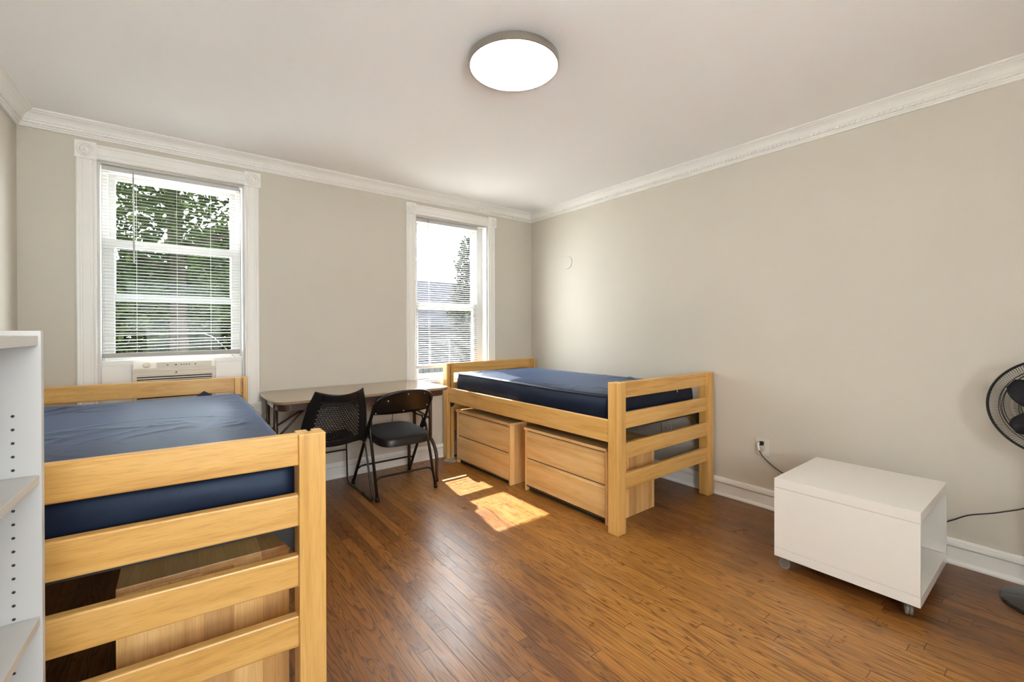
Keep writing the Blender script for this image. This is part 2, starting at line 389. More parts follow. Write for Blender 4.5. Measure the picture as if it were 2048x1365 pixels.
# ---------------------------------------------------------------- room shell
T = 0.16
W1 = (-0.345, 0.462, 0.62, 2.318)     # window openings: x0 x1 z0 z1
W2 = (1.845, 2.672, 0.745, 2.322)
mb = MB().box(xl(YF)-0.3, XR+0.3, YF-0.3, D+0.3, -0.1, 0)
tag(mb.build('floor', M_floor), kind='structure')
mb = MB().box(xl(YF)-0.3, XR+0.3, YF-0.3, D+T, H, H+0.1)
tag(mb.build('ceiling', M_ceil), kind='structure')
def wall_with_holes(name, x0, x1, y0, y1, holes):
    m = MB(); xs = x0
    for (a, b_, z0, z1) in holes:
        m.box(xs, a, y0, y1, 0, H); m.box(a, b_, y0, y1, 0, z0); m.box(a, b_, y0, y1, z1, H); xs = b_
    m.box(xs, x1, y0, y1, 0, H)
    return tag(m.build(name, M_wall), kind='structure')
wall_with_holes('wall_back', XL-0.35, XR+T, D, D+T, [W1, W2])
W_FILL = (-0.55, 0.80, 0.85, 2.10)  # opening of the added, unseen fill window
wall_with_holes('wall_front', xl(YF)-0.3, XR+T, YF-T, YF, [W_FILL])
tag(MB().box(XR, XR+T, YF-T, D+T, 0, H).build('wall_right', M_wall), kind='structure')
mb = MB().prism([(xl(YF-T), YF-T), (XL, D), (XL-T, D), (xl(YF-T)-T, YF-T)], 0, H)
tag(mb.build('wall_left', M_wall), kind='structure')

# mouldings: a profile (distance from wall, height) swept along a wall
def sweep(prof, a, b_, inward, ma=0, mb_=0):
    """a,b: wall points (x,y); inward: unit normal into the room; ma/mb mitre the ends"""
    a = Vector(a); b_ = Vector(b_); t = (b_-a).normalized(); n = Vector(inward); m = MB(); k = len(prof)
    vs = [(*(a + n*d + t*d*ma), z) for d, z in prof] + [(*(b_ + n*d - t*d*mb_), z) for d, z in prof]
    m.add(vs, [(i, (i+1) % k, k+(i+1) % k, k+i) for i in range(k)] + [tuple(range(k))[::-1], tuple(range(k, 2*k))])
    return m
crown = [(0, 2.455), (0.012, 2.455), (0.014, 2.463), (0.020, 2.466), (0.020, 2.474), (0.026, 2.476), (0.028, 2.490), (0.034, 2.494),
         (0.036, 2.502), (0.043, 2.514), (0.054, 2.525), (0.066, 2.532), (0.070, 2.538), (0.078, 2.540), (0.078, 2.55), (0, 2.55)]
base = [(0, 0.132), (0.012, 0.132), (0.016, 0.124), (0.017, 0.117), (0.021, 0.112), (0.023, 0.098), (0.019, 0.0925), (0.005, 0.0915), (0.005, 0.0885), (0.013, 0.0875), (0.013, 0.022),
        (0.020, 0.019), (0.028, 0.010), (0.030, 0.0), (0, 0)]
base_gap = base
dl = (Vector((XL, D))-Vector((xl(YF), YF))).normalized(); nl = Vector((dl.y, -dl.x))
def beads(m, a, b_, n, step=0.027):
    a = Vector(a); b_ = Vector(b_); t = (b_-a).normalized(); n = Vector(n); k = int((b_-a).length/step)
    for i in range(k):
        c = a + t*(i+0.5)*step
        p = [c - t*0.0095 + n*0.020, c + t*0.0095 + n*0.020, c + t*0.0095 + n*0.0345, c - t*0.0095 + n*0.0345]
        m.prism([(q.x, q.y) for q in p], 2.476, 2.490)
runs = [('back', (XL, D), (XR, D), (0, -1)), ('right', (XR, D), (XR, YF), (-1, 0)), ('left', (xl(YF), YF), (XL, D), tuple(nl)), ('front', (XR, YF), (xl(YF), YF), (0, 1))]
for i, (nm, a, b_, n) in enumerate(runs):
    m = sweep(crown, a, b_, n, 1, 1); beads(m, a, b_, n)
    tag(m.build('trim_%d' % (i+1), M_trim), kind='structure')
    tag(sweep(base, a, b_, n, 1, 1).build('baseboard_'+nm, M_trim, bevel=0.0015), kind='structure')

# ---------------------------------------------------------------- windows
def rosette(x0, x1, z0, z1, y, parent):
    m = MB().box(x0, x1, y-0.026, y, z0, z1)
    cx, cz, r = (x0+x1)/2, (z0+z1)/2, min(x1-x0, z1-z0)/2*0.84
    prof = [(0, -0.013), (0.10, -0.012), (0.2, -0.006), (0.3, -0.001), (0.42, -0.002), (0.5, -0.011), (0.58, -0.012), (0.66, -0.007), (0.74, -0.001), (0.84, -0.008), (0.92, -0.010), (1.0, -0.006), (1.0, 0.0)]
    m.lathe([(p*r, h) for p, h in prof], (cx, y-0.026, cz), 36, 'Y')
    return m.build('corner_block', M_trim, parent, auto=35)
cas = [(0.0, 0.0), (0.0, -0.016), (0.006, -0.020), (0.014, -0.019), (0.018, -0.014), (0.026, -0.014), (0.030, -0.017), (0.062, -0.017), (0.066, -0.014), (0.074, -0.014), (0.078, -0.019), (0.086, -0.020), (0.092, -0.016), (0.092, 0.0)]
def sash(name, x0, x1, z0, z1, y, fw, parent, th=0.034):
    m = MB(); m.box(x0, x0+fw, y, y+th, z0, z1); m.box(x1-fw, x1, y, y+th, z0, z1)
    m.box(x0+fw, x1-fw, y, y+th, z1-fw, z1); m.box(x0+fw, x1-fw, y, y+th, z0, z0+fw)
    m.box(x0+fw, x1-fw, y+0.008, y+0.014, z0+fw-0.001, z0+fw+0.006)
    s = m.build(name, M_vinyl, parent, bevel=0.002)
    MB().box(x0+fw, x1-fw, y+th/2-0.002, y+th/2+0.002, z0+fw, z1-fw).build('pane', M_glass, s)
    return s
def window(name, op, cx0, cx1, ztop, zbot, lower_blocks):
    x0, x1, z0, z1 = op
    root = empty(name, (0, 0, 0), kind='structure')
    wL = x0-cx0; wR = cx1-x1
    for (a, b_) in ((cx0, x0), (x1, cx1)):
        k = (b_-a)/0.092
        MB().prism([(a + px*k, D+py) for px, py in cas], zbot+(0.1 if lower_blocks else 0), ztop-0.1).build('casing', M_trim, root)
    MB().prism([(D+py, ztop-0.004-px*1.0) for px, py in cas], x0, x1, 0).build('head_casing', M_trim, root)
    rosette(cx0-0.004, x0+0.002, ztop-0.104, ztop+0.004, D, root); rosette(x1-0.002, cx1+0.012, ztop-0.104, ztop+0.004, D, root)
    if lower_blocks:
        for (a, b_) in ((cx0-0.004, x0+0.002), (x1, cx1+0.01)): rosette(a, b_, zbot-0.002, zbot+0.103, D, root)
    # reveal lining
    m = MB(); e = 0.014
    m.box(x0, x0+e, D-0.004, D+T, z0, z1); m.box(x1-e, x1, D-0.004, D+T, z0, z1); m.box(x0, x1, D-0.004, D+T, z1-e*0.4, z1); m.box(x0, x1, D-0.004, D+T, z0, z0+e)
    m.box(x0+e, x0+0.045, D+0.085, D+T, z0, z1); m.box(x1-0.045, x1-e, D+0.085, D+T, z0, z1); m.box(x0, x1, D+0.085, D+T, z1-0.035, z1)
    m.build('jamb', M_vinyl2, root, bevel=0.002)
    return root
w1 = window('window_1', W1, -0.440, 0.555, 2.425, 0.60, True)
sash('upper_sash', W1[0]+0.034, W1[1]-0.034, 1.44, 2.295, D+0.118, 0.045, w1)
sash('lower_sash', W1[0]+0.024, W1[1]-0.024, 1.03, 1.845, D+0.082, 0.052, w1)
m = MB().box(W1[0]+0.01, -0.180, D+0.05, D+0.075, 0.66, 1.022); m.box(0.280, W1[1]-0.01, D+0.05, D+0.075, 0.66, 1.022); m.box(-0.19, 0.292, D+0.05, D+0.075, 0.66, 0.70)
m.box(W1[0]+0.01, W1[1]-0.01, D+0.045, D+0.08, 1.012, 1.045)
m.build('filler_panel', M_trim, w1, bevel=0.001)
w2 = window('window_2', W2, 1.752, 2.762, 2.425, 0.745, False)
MB().box(2.590, W2[1]-0.004, D+0.080, D+T, W2[2], W2[3]).build('side_frame', M_vinyl2, w2, bevel=0.003)
sash('upper_sash', W2[0]+0.034, 2.600, 1.44, 2.295, D+0.118, 0.045, w2)
sash('lower_sash', W2[0]+0.024, 2.592, 0.762, 1.512, D+0.082, 0.048, w2)
m = MB().box(1.735, 2.78, D-0.016, D+0.10, 0.722, 0.746); m.box(1.76, 2.755, D-0.011, D, 0.60, 0.722)
m.box(1.76, 2.755, D-0.016, D, 0.60, 0.612)
m.build('sill', M_trim, w2, bevel=0.003)
fill_win = empty('fill_window', kind='structure')  # unseen window added behind the camera to fill the room with daylight
sash('lower_sash', W_FILL[0], W_FILL[1], W_FILL[2], 1.52, YF-0.10, 0.05, fill_win); sash('upper_sash', W_FILL[0], W_FILL[1], 1.48, W_FILL[3], YF-0.14, 0.05, fill_win)

# ---------------------------------------------------------------- venetian blinds
def blind(x0, x1, ztop, zbot, y, label, wand_x, wand_len, tilt, damaged, strings):
    root = empty('window_blind', ((x0+x1)/2, y, zbot), label=label, cat='window blind', group='white mini blinds in the two windows')
    cx, cz = (x0+x1)/2, zbot; A, B = x0-cx, x1-cx; Ht = ztop-zbot
    m = MB().box(A, B, -0.014, 0.014, Ht-0.030, Ht)
    m.build('head_rail', M_vinyl, root, bevel=0.002)
    m = MB(); wd, pitch = 0.0180, 0.0212; n = int((Ht-0.05)/pitch)
    ct, st = math.cos(tilt), math.sin(tilt)
    nx = 14
    for i in range(n):
        z = 0.026 + i*pitch
        dz = lambda x: 0.0
        droop = 0; bent = False
        if damaged and i < 5:
            lift = 0.012*(1-abs(i-1.5)/6)
            dz = lambda x, L_=lift, k=i: L_*max(0, min(1, (x-A)/(B-A)*1.25)) - 0.006*(1-(x-A)/(B-A))
            if i == 4: bent = True
        elif not damaged:
            dz = lambda x, k=i: 0.0005*math.sin(k*1.7+x*3)
        vs = []; 
        for k in range(nx+1):
            x = A+0.004 + (B-A-0.008)*k/nx
            zz = z + dz(x)
            if bent and x > 0.19: zz = z + dz(0.19) - (x-0.19)*0.95 + 0.012
            elif bent: zz += 0.012
            jit = 0.0007*math.sin(i*2.3+k*0.9)
            for q, cr in ((-0.5, 0), (0, 0.0012), (0.5, 0)):
                vs.append((x - (0.03 if bent and x > 0.19 else 0)*((x-0.19)/0.2 if x > 0.19 else 0), q*wd*ct, zz + q*wd*st + cr + jit))
        fs = []
        for k in range(nx):
            for q in range(2): a = k*3+q; fs.append((a, a+1, a+4, a+3))
        m.add(vs, fs)
    m.build('slats', M_slat, root, smooth=True, solid=0.0006)
    m = MB().box(A, B, -0.013, 0.013, -0.012, 0.016)
    if damaged: m.xf(lambda v: Vector((v.x, v.y, v.z + (0.004 if v.z < 0.005 else 0.008)*(v.x-A)/(B-A) - 0.014)))
    m.build('bottom_rail', M_greige if damaged else M_vinyl2, root, bevel=0.002)  # damaged blind: the shade on its rail is put into the greige colour
    m = MB()
    for sx in strings:
        for yy in (-0.0125, 0.0125): m.tube([(sx-cx, yy, 0.0), (sx-cx, yy, Ht-0.03)], 0.0006, 4)
    m.build('ladder_cords', M_strap, root)
    m = MB().tube([(wand_x-cx, -0.022, Ht-0.022), (wand_x-cx+0.003, -0.024, Ht-0.022-wand_len)], 0.0046, 8); m.tube([(wand_x-cx, -0.012, Ht-0.016), (wand_x-cx, -0.024, Ht-0.014), (wand_x-cx, -0.022, Ht-0.03)], 0.003, 6)
    m.build('tilt_wand', M_greige if damaged else M_clear, root)
    return root
blind(-0.326, 0.434, 2.328-0.02, 1.092, D+0.030, 'white mini blind above the air conditioner, bent slat near its bottom', -0.170, 0.60, R(18), True, (-0.155, 0.06, 0.255))
blind(1.862, 2.576, 2.312, 0.882, D+0.052, 'white mini blind in the right window behind the bed against the right wall', 2.0, 0.60, R(18), False, (2.02, 2.5))

# ---------------------------------------------------------------- air conditioner
ac = empty('air_conditioner', (0.05, D-0.035, 0.70), label='cream window air conditioner under the blind of the left window', cat='air conditioner')
m = MB().prism([(0.0, 0.0), (0.0, 0.285), (0.012, 0.290), (0.05, 0.323), (0.36, 0.323), (0.36, 0)], -0.229, 0.229, 0)
m.build('body', M_ac, ac, bevel=0.006)
m = MB().prism([(0.006, 0.289), (0.010, 0.2925), (0.048, 0.3255), (0.050, 0.322)], -0.222, 0.222, 0); m.build('control_panel', M_acw, ac)
m = MB().prism([(0.008, 0.2905), (0.0105, 0.2945), (0.046, 0.3250), (0.048, 0.3220)], -0.105, 0.205, 0); m.build('display_strip', plain('greige_strip', (0.60, 0.56, 0.49), 0.4), ac)
m = MB().lathe([(0.022, 0), (0.022, 0.009), (0.018, 0.012), (0, 0.012)], (0, 0, 0), 20)
q = Vector((0, -0.66, 0.75)).to_track_quat('Z', 'Y')
m.xf(lambda v: q @ v + Vector((-0.155, 0.028, 0.307))); m.build('knob', M_ac, ac, auto=35)
for x, ww in ((-0.045, 0.010), (0.0, 0.014), (0.03, 0.008), (0.045, 0.008), (0.06, 0.008), (0.075, 0.008), (0.11, 0.010)):
    m = MB().box(x-ww/2, x+ww/2, 0, 0.004, 0, 0.002)
    m.xf(lambda v: Vector((v.x, 0.022+v.y*0.75, 0.3045+v.y*0.8+v.z))); m.build('button', M_dark, ac)
m = MB().box(-0.229, 0.229, -0.004, 0.0, 0.268, 0.276)
for i in range(15): m.box(-0.205, 0.205, -0.006, 0.001, 0.235-i*0.0155, 0.2425-i*0.0155)
m.box(-0.225, -0.205, -0.006, 0.001, 0.0, 0.25); m.box(0.205, 0.225, -0.006, 0.001, 0, 0.25)
m.build('grille', M_ac, ac, bevel=0.001)
MB().box(-0.205, 0.205, -0.0012, 0.0, 0.008, 0.243).build('grille_shadow_gap', M_dark, ac)
m = MB().prism([(-0.010, 0.248), (-0.001, 0.254), (0.002, 0.262), (-0.006, 0.262), (-0.006, 0.264), (0.007, 0.264), (0.002, 0.252), (0.010, 0.252), (0.010, 0.2505), (-0.001, 0.2505)], -0.0056, -0.004, 1)
m.build('emblem', M_dark, ac)

# ---------------------------------------------------------------- beds
PS = 0.077; BH = 0.92
def bed(name, loc, rz, shear, label, W=1.130, Lg=2.120):
    root = empty(name, loc, rz, label=label, cat='bed', group='wooden twin bed frames')
    sh = lambda v: Vector((v.x, v.y + (W-v.x)*shear, v.z))
    def put(m, nm, mat, par=root, bevel=0.003): m.xf(sh); return m.build(nm, mat, par, bevel=bevel)
    for end in (0, 1):
        for side in (0, 1):
            x0 = 0 if side == 0 else W-PS
            y0, y1 = (0, PS) if end == 0 else (Lg-PS, Lg)
            sx = x0 + 0.0355; sd = 0.032
            if end == 0: poly = [(x0, y0), (x0+PS, y0), (x0+PS, y1), (sx+0.012, y1), (sx+0.012, y1-sd), (sx, y1-sd), (sx, y1), (x0, y1)]
            else: poly = [(x0, y0), (sx, y0), (sx, y0+sd), (sx+0.012, y0+sd), (sx+0.012, y0), (x0+PS, y0), (x0+PS, y1), (x0, y1)]
            p = put(MB().prism(poly, 0, BH), 'post', M_bed[2])
            yy = y1-0.006 if end == 0 else y0+0.006
            for z in (0.07, 0.16, 0.25, 0.34, 0.43, 0.75, 0.815, 0.885):
                put(MB().tube([(sx-0.002, yy, z), (sx+0.014, yy, z)], 0.0025, 8), 'slot_pin', M_rivet, p, 0)
        ya = 0.016 if end == 0 else Lg-0.016-0.032
        for zc in (0.871, 0.682, 0.494, 0.306):
            put(MB().box(PS-0.004, W-PS+0.004, ya, ya+0.032, zc-0.049, zc+0.049), 'head_rail' if end else 'foot_rail', M_bed[0], root, 0.005)
    for xa in (0.010, W-0.010-0.024):
        put(MB().box(xa, xa+0.024, PS-0.002, Lg-PS+0.002, 0.549, 0.687), 'side_rail', M_bed[1], root, 0.004)
    # sprung steel deck the mattress lies on
    m = MB(); a, b_ = 0.036, W-0.036; c, d = PS+0.01, Lg-PS-0.01
    m.box(a, a+0.03, c, d, 0.628, 0.632); m.box(b_-0.03, b_, c, d, 0.628, 0.632); m.box(a, b_, c, c+0.03, 0.628, 0.632); m.box(a, b_, d-0.03, d, 0.628, 0.632)
    m.box(a, a+0.003, c, d, 0.60, 0.632); m.box(b_-0.003, b_, c, d, 0.60, 0.632); m.box(a, b_, c, c+0.003, 0.60, 0.632); m.box(a, b_, d-0.003, d, 0.60, 0.632)
    for i in range(17): m.tube([(a, c+(d-c)*(i+0.5)/17, 0.629), (b_, c+(d-c)*(i+0.5)/17, 0.629)], 0.003, 6)
    for i in range(7): m.tube([(a+(b_-a)*(i+0.5)/7, c, 0.629), (a+(b_-a)*(i+0.5)/7, d, 0.629)], 0.003, 6)
    for (bx, s) in ((a, 1), (b_, -1)):
        for (by, t) in ((c+0.001, 1), (d-0.001, -1)): m.add([(bx, by, 0.60), (bx+s*0.10, by, 0.60), (bx+s*0.02, by, 0.50), (bx, by, 0.50), (bx, by+t*0.003, 0.60), (bx+s*0.10, by+t*0.003, 0.60), (bx+s*0.02, by+t*0.003, 0.50), (bx, by+t*0.003, 0.50)],
            [(0, 1, 2, 3), (7, 6, 5, 4), (0, 4, 5, 1), (1, 5, 6, 2), (2, 6, 7, 3), (3, 7, 4, 0)])
    put(m, 'spring_deck', M_steel, root, 0)
    return root
rb = bed('bed_frame', (2.122, 1.690, 0), 0, 0.0, 'honey-coloured wooden bed frame against the right wall with two dressers under it')
MB().tube(fillet([(0.640, 0.012, 0.829), (0.640, 0.004, 0.822), (0.644, 0.002, 0.812), (0.650, 0.010, 0.812)], 0.003), 0.0028, 8).build('metal_hook', M_rivet, rb, smooth=True)
LR = R(-1.2)
ox, oy = 0.320, 1.470   # near-left corner of the near right post, left bed
Wb = 1.130
sh_ = 0.049
bl = (ox+PS-Wb*math.cos(LR), oy-Wb*math.sin(LR)*-1*-1, 0)
vr = Vector((math.cos(LR), math.sin(LR)))
o_l = Vector((ox, oy)) + vr*PS - vr*Wb
bed('bed_frame', (o_l.x, o_l.y, 0), LR, sh_, 'honey-coloured wooden bed frame in the left foreground beside the white bookcase')

def mattress(name, loc, rz, W, Lg, Ht, label, seed, shear=0.0, folds=1.0, edge_sag=0.0):
    root = empty(name, loc, rz, label=label, cat='mattress', group='navy vinyl mattresses')
    nx, ny = 88, 170; r = 0.05
    def foot(x, y, inset=0.0):
        hx, hy = W/2-inset, Lg/2-inset; cx, cy = W/2, Lg/2
        dx, dy = (x-cx), (y-cy); dx = max(-hx, min(hx, dx)); dy = max(-hy, min(hy, dy))
        qx, qy = hx-r, hy-r
        if abs(dx) > qx and abs(dy) > qy:
            ex, ey = abs(dx)-qx, abs(dy)-qy; l = math.hypot(ex, ey)
            if l > r: ex, ey = ex*r/l, ey*r/l
            dx = math.copysign(qx+ex, dx); dy = math.copysign(qy+ey, dy)
        return cx+dx, cy+dy
    def topz(x, y):
        u, v = x/W, y/Lg
        e = min(u, 1-u)*W; f = min(v, 1-v)*Lg; d = min(e, f)
        crown_ = 0.016*(1-math.exp(-d/0.10))
        p = Vector((x*1.0, y*1.0, seed))
        wv = noise.noise(p*2.1)*0.35
        a = noise.noise(Vector((x*2.2+wv*4, y*5.0+wv*6, seed*1.7)))
        b_ = noise.noise(Vector((x*4.5+wv*7, y*3.0+wv*3, seed*2.3+5)))
        ridge = max(0, 1-abs(a)*8.0)**1.6; ridge2 = max(0, 1-abs(b_)*9.0)**1.6
        mask = max(0, noise.noise(p*1.3+Vector((9, 3, 1)))*2.4+0.30)*min(1, d/0.10)*min(1, f/0.25)
        c_ = noise.noise(Vector((x*20+wv*12, y*34, seed+3)))
        dip = -edge_sag*math.exp(-((v-0.30)/0.25)**2)*(1-u)**2
        return crown_ + folds*mask*(0.0085*ridge + 0.0055*ridge2 + 0.0016*c_) + 0.006*noise.noise(p*1.7) + dip
    m = MB(); vs = []; idx = {}
    for j in range(ny+1):
        for i in range(nx+1):
            x, y = foot(W*i/nx, Lg*j/ny); d = 0.0
            idx[i, j] = len(vs); edge = i in (0, nx) or j in (0, ny)
            vs.append((x, y, Ht - (0.006 if edge else 0) + topz(x, y) if not edge else Ht-0.008+topz(x, y)))
    fs = [(idx[i, j], idx[i+1, j], idx[i+1, j+1], idx[i, j+1]) for j in range(ny) for i in range(nx)]
    ring = [(i, 0) for i in range(nx)] + [(nx, j) for j in range(ny)] + [(i, ny) for i in range(nx, 0, -1)] + [(0, j) for j in range(ny, 0, -1)]
    prev = [idx[q] for q in ring]; cx, cy = W/2, Lg/2
    rim = [Vector(vs[k]) for k in prev]
    rows = ((0.90, 0.006), (0.75, 0.012), (0.5, 0.015), (0.25, 0.012), (0.08, 0.005), (0.0, -0.004))
    for (h, bul) in rows:
        cur = []
        for k, q in enumerate(ring):
            p = rim[k]; a, b2 = rim[(k+1) % len(rim)], rim[k-1]; t = (a-b2); t.z = 0
            n = Vector((t.y, -t.x, 0)).normalized() if t.length > 1e-9 else Vector((0, 0, 0))
            zz = p.z*h + 0.002*noise.noise(Vector((p.x*9, p.y*9, h*7+seed)))
            bb = bul*(1+0.5*noise.noise(Vector((p.x*4, p.y*4, h*3+seed))))
            cur.append(len(vs)); vs.append((p.x+n.x*bb, p.y+n.y*bb, max(0, zz)))
        for k in range(len(ring)):
            k2 = (k+1) % len(ring); fs.append((prev[k], cur[k], cur[k2], prev[k2]))
        prev = cur
    vs.append((cx, cy, 0)); cc = len(vs)-1
    for k in range(len(ring)): fs.append((prev[k], cc, prev[(k+1) % len(ring)]))
    shf = lambda v: Vector((v.x, v.y+(W-v.x)*shear, v.z))
    m.add(vs, fs); m.xf(shf); m.build('cover', M_navy, root, smooth=True)
    pts = [p + Vector((0, 0, 0.001)) for k, p in enumerate(rim) if k % 2 == 0]
    pts = [Vector((p.x+(p.x-cx)/W*0.006, p.y+(p.y-cy)/Lg*0.006, p.z)) for p in pts]
    m = MB().tube(pts, 0.0048, 6, closed=True).xf(shf); m.build('piping', M_piping, root, smooth=True)
    low = [Vector((p.x+(p.x-cx)/W*0.016, p.y+(p.y-cy)/Lg*0.010, 0.016)) for p in pts]
    m = MB().tube(low, 0.0042, 6, closed=True).xf(shf); m.build('piping', M_piping, root, smooth=True)
    return root
mattress('mattress', (2.188, 1.785, 0.634), 0, 0.945, 1.872, 0.196, 'navy blue vinyl mattress on the bed by the right wall', 3.1, 0, 1.35, 0.012)
ml = Vector((ox, oy)) + vr*(-0.945+0.022) + Vector((-vr.y, vr.x))*0.095
mattress('mattress', (ml.x, ml.y, 0.634), LR, 0.945, 1.922, 0.180, 'wrinkled navy blue vinyl mattress on the bed in the left foreground', 8.4, sh_, 1.15, 0.0)

lm = [o for o in C.objects if o.name.startswith('mattress') and o.get('label', '').startswith('wrinkled')][0]
MB().add([(0.705, 1.914, 0.180), (0.805, 1.914, 0.178), (0.752, 1.930, 0.214), (0.705, 1.910, 0.178), (0.805, 1.910, 0.176), (0.752, 1.927, 0.212)], [(0, 1, 2), (5, 4, 3), (0, 3, 4, 1), (1, 4, 5, 2), (2, 5, 3, 0)]).xf(lambda v: Vector((v.x, v.y+(0.945-v.x)*sh_, v.z))).build('corner_flap', M_piping, lm)

# ---------------------------------------------------------------- dressers (drawers face local -x)
def dresser(loc, rz, Wd, Dp, Ht, label, sm=M_dside):
    root = empty('dresser', loc, rz, label=label, cat='dresser', group='low two-drawer dressers under the beds')
    t = 0.019
    for y0 in (0, Wd-t): MB().box(0, Dp, y0, y0+t, 0, Ht-t).build('side_panel', sm, root, bevel=0.0015)
    MB().box(-0.012, Dp, 0, Wd, Ht-t, Ht).build('top', M_dtop, root, bevel=0.002)
    MB().box(Dp-0.006, Dp, t, Wd-t, 0.03, Ht-t).build('back_panel', M_dside, root)
    m = MB().box(0.03, 0.05, t, Wd-t, 0.0, 0.04); m.box(0.0, Dp-0.01, t, Wd-t, 0.036, 0.044); m.build('plinth', M_dark, root)  # near-black colour stands in for shade in the bottom recess
    MB().box(0.012, 0.02, t, Wd-t, 0.04, Ht-t).build('drawer_gap', M_dark, root)  # dark sheet stands in for the shade between drawer fronts
    z0, z1 = 0.034, Ht-t-0.004; hm = (z0+z1)/2
    for a, b_ in ((z0, hm-0.006), (hm+0.006, z1-0.010)):
        m = MB().prism([(0.0, a), (0.0, b_-0.012), (0.014, b_+0.004), (0.018, b_+0.004), (0.018, a)], t+0.002, Wd-t-0.002, 1)
        m.build('drawer', M_drawer, root, bevel=0.0015)
    return root
dresser((2.150, 2.778, 0), R(0.3), 0.815, 0.50, 0.495, 'maple two-drawer dresser under the right bed, nearer the window')
dresser((2.188, 1.826, 0), R(0.0), 0.815, 0.50, 0.488, 'maple two-drawer dresser under the right bed, at its foot end')
dresser((0.350+0.0, 1.705+0.815, 0), R(180-1.0), 0.815, 0.455, 0.492, 'maple stave-sided dresser under the left foreground bed', M_dside2)

# ---------------------------------------------------------------- folding table
tb = empty('folding_table', (1.190, 3.497, 0), R(0), label='brown folding table with a tan laminate top under the wall between the windows', cat='table')
hx, hy, rr = 0.646, 0.338, 0.085
def rrect(hx, hy, r, n=8):
    out = []
    for (cx, cy, a0) in ((hx-r, hy-r, 0), (-hx+r, hy-r, 90), (-hx+r, -hy+r, 180), (hx-r, -hy+r, 270)):
        for k in range(n+1):
            a = R(a0+90*k/n); out.append((cx+r*math.cos(a), cy+r*math.sin(a)))
    return out
MB().prism(rrect(hx, hy, rr), 0.757, 0.776).build('tabletop', M_ltop, tb, bevel=0.003)
m = MB(); o_ = rrect(hx-0.004, hy-0.004, rr); i_ = rrect(hx-0.008, hy-0.008, rr-0.004); k = len(o_)
m.add([(x, y, z) for z in (0.752, 0.768) for x, y in o_] + [(x, y, z) for z in (0.752, 0.768) for x, y in i_],
      [(i, (i+1) % k, k+(i+1) % k, k+i) for i in range(k)] + [(2*k+i, 3*k+i, 3*k+(i+1) % k, 2*k+(i+1) % k) for i in range(k)] + [(i, 2*k+i, 2*k+(i+1) % k, (i+1) % k) for i in range(k)])
m.build('edge_band', M_apron, tb)
m = MB(); o_ = rrect(hx-0.030, hy-0.030, rr-0.01); i_ = rrect(hx-0.036, hy-0.036, rr-0.014)
m.add([(x, y, z) for z in (0.708, 0.757) for x, y in o_] + [(x, y, z) for z in (0.708, 0.757) for x, y in i_],
      [(i, (i+1) % k, k+(i+1) % k, k+i) for i in range(k)] + [(2*k+i, 3*k+i, 3*k+(i+1) % k, 2*k+(i+1) % k) for i in range(k)] + [(i, 2*k+i, 2*k+(i+1) % k, (i+1) % k) for i in range(k)])
m.build('apron', M_apron, tb)
for lx, sg in ((-0.610, 1), (0.552, -1)):
    up, lo = 0.150, 0.262
    for s in (-1, 1):
        MB().tube(fillet([(lx, s*up, 0.752), (lx, s*up, 0.350)], 0.02), 0.0150, 12).build('leg', M_brown, tb, smooth=True)
    pts = fillet([(lx, -lo, 0.012), (lx, -lo, 0.24), (lx, -up-0.0, 0.352), (lx, up, 0.352), (lx, lo, 0.24), (lx, lo, 0.012)], 0.09, 8)
    MB().tube(pts, 0.0140, 12).build('leg', M_brown, tb, smooth=True)
    for s in (-1, 1): MB().tube([(lx, s*lo, 0.0), (lx, s*lo, 0.03)], 0.015, 12).build('leg_cap', M_black, tb, smooth=True)
    m = MB()
    for s in (-1, 1): m.tube([(lx, s*up, 0.50), (lx+sg*0.20, s*0.02, 0.655), (lx+sg*0.30, s*0.015, 0.752)], 0.008, 8)
    m.tube([(lx, -up, 0.50), (lx, up, 0.50)], 0.008, 8)
    m.build('brace', M_apron, tb, smooth=True)

# ---------------------------------------------------------------- folding chair
fc = empty('folding_chair', (1.430, 3.37, 0), label='black metal folding chair with a padded seat at the right end of the brown table', cat='chair', group='black chairs at the folding table')
fw = 0.243
def fp(z): return (3.62-0.70*z) - 3.37       # y of the tilted front frame at height z
zz0, hh = 0.665, 0.126
loop = [(-fw, fp(0.02), 0.02), (-fw, fp(0.3), 0.3), (-fw, fp(0.55), 0.55)]
for k in range(0, 25):
    a = math.pi*k/24; cx_ = -math.copysign(abs(math.cos(a))**0.75, math.cos(a))
    z = zz0 + hh*math.sin(a)**0.75; x = fw*cx_
    loop.append((x, fp(z) - 0.028*math.sin(a)**0.8, z))
loop += [(fw, fp(0.55), 0.55), (fw, fp(0.3), 0.3), (fw, fp(0.02), 0.02)]
lean = lambda v: Vector((v[0]*(1-0.07*v[2]/0.69) - 0.020*v[2]/0.69, v[1], v[2]))
MB().tube([lean(p) for p in loop], 0.0118, 10).build('front_frame', M_tube, fc, smooth=True)
m = MB(); nu, nv = 26, 8; vs = []
for j in range(nv+1):
    for i in range(nu+1):
        u = -1+2*i/nu; wv = 0.985
        zt = zz0 + hh*max(0.0, (1-abs(u*wv)**(1/0.75*1.0)))**0.6
        zt = zz0 + hh*(math.sin(math.acos(max(-1, min(1, math.copysign(abs(u*wv)**(1/0.75), u)))))**0.75)
        zb = 0.612 + 0.006*u*u
        z = zb + (zt-zb)*j/nv; x = u*wv*fw
        y = fp(z) - 0.030*(1-u*u) - 0.004
        vs.append(lean((x, y, z)))
m.add(vs, [(j*(nu+1)+i, j*(nu+1)+i+1, (j+1)*(nu+1)+i+1, (j+1)*(nu+1)+i) for j in range(nv) for i in range(nu)])
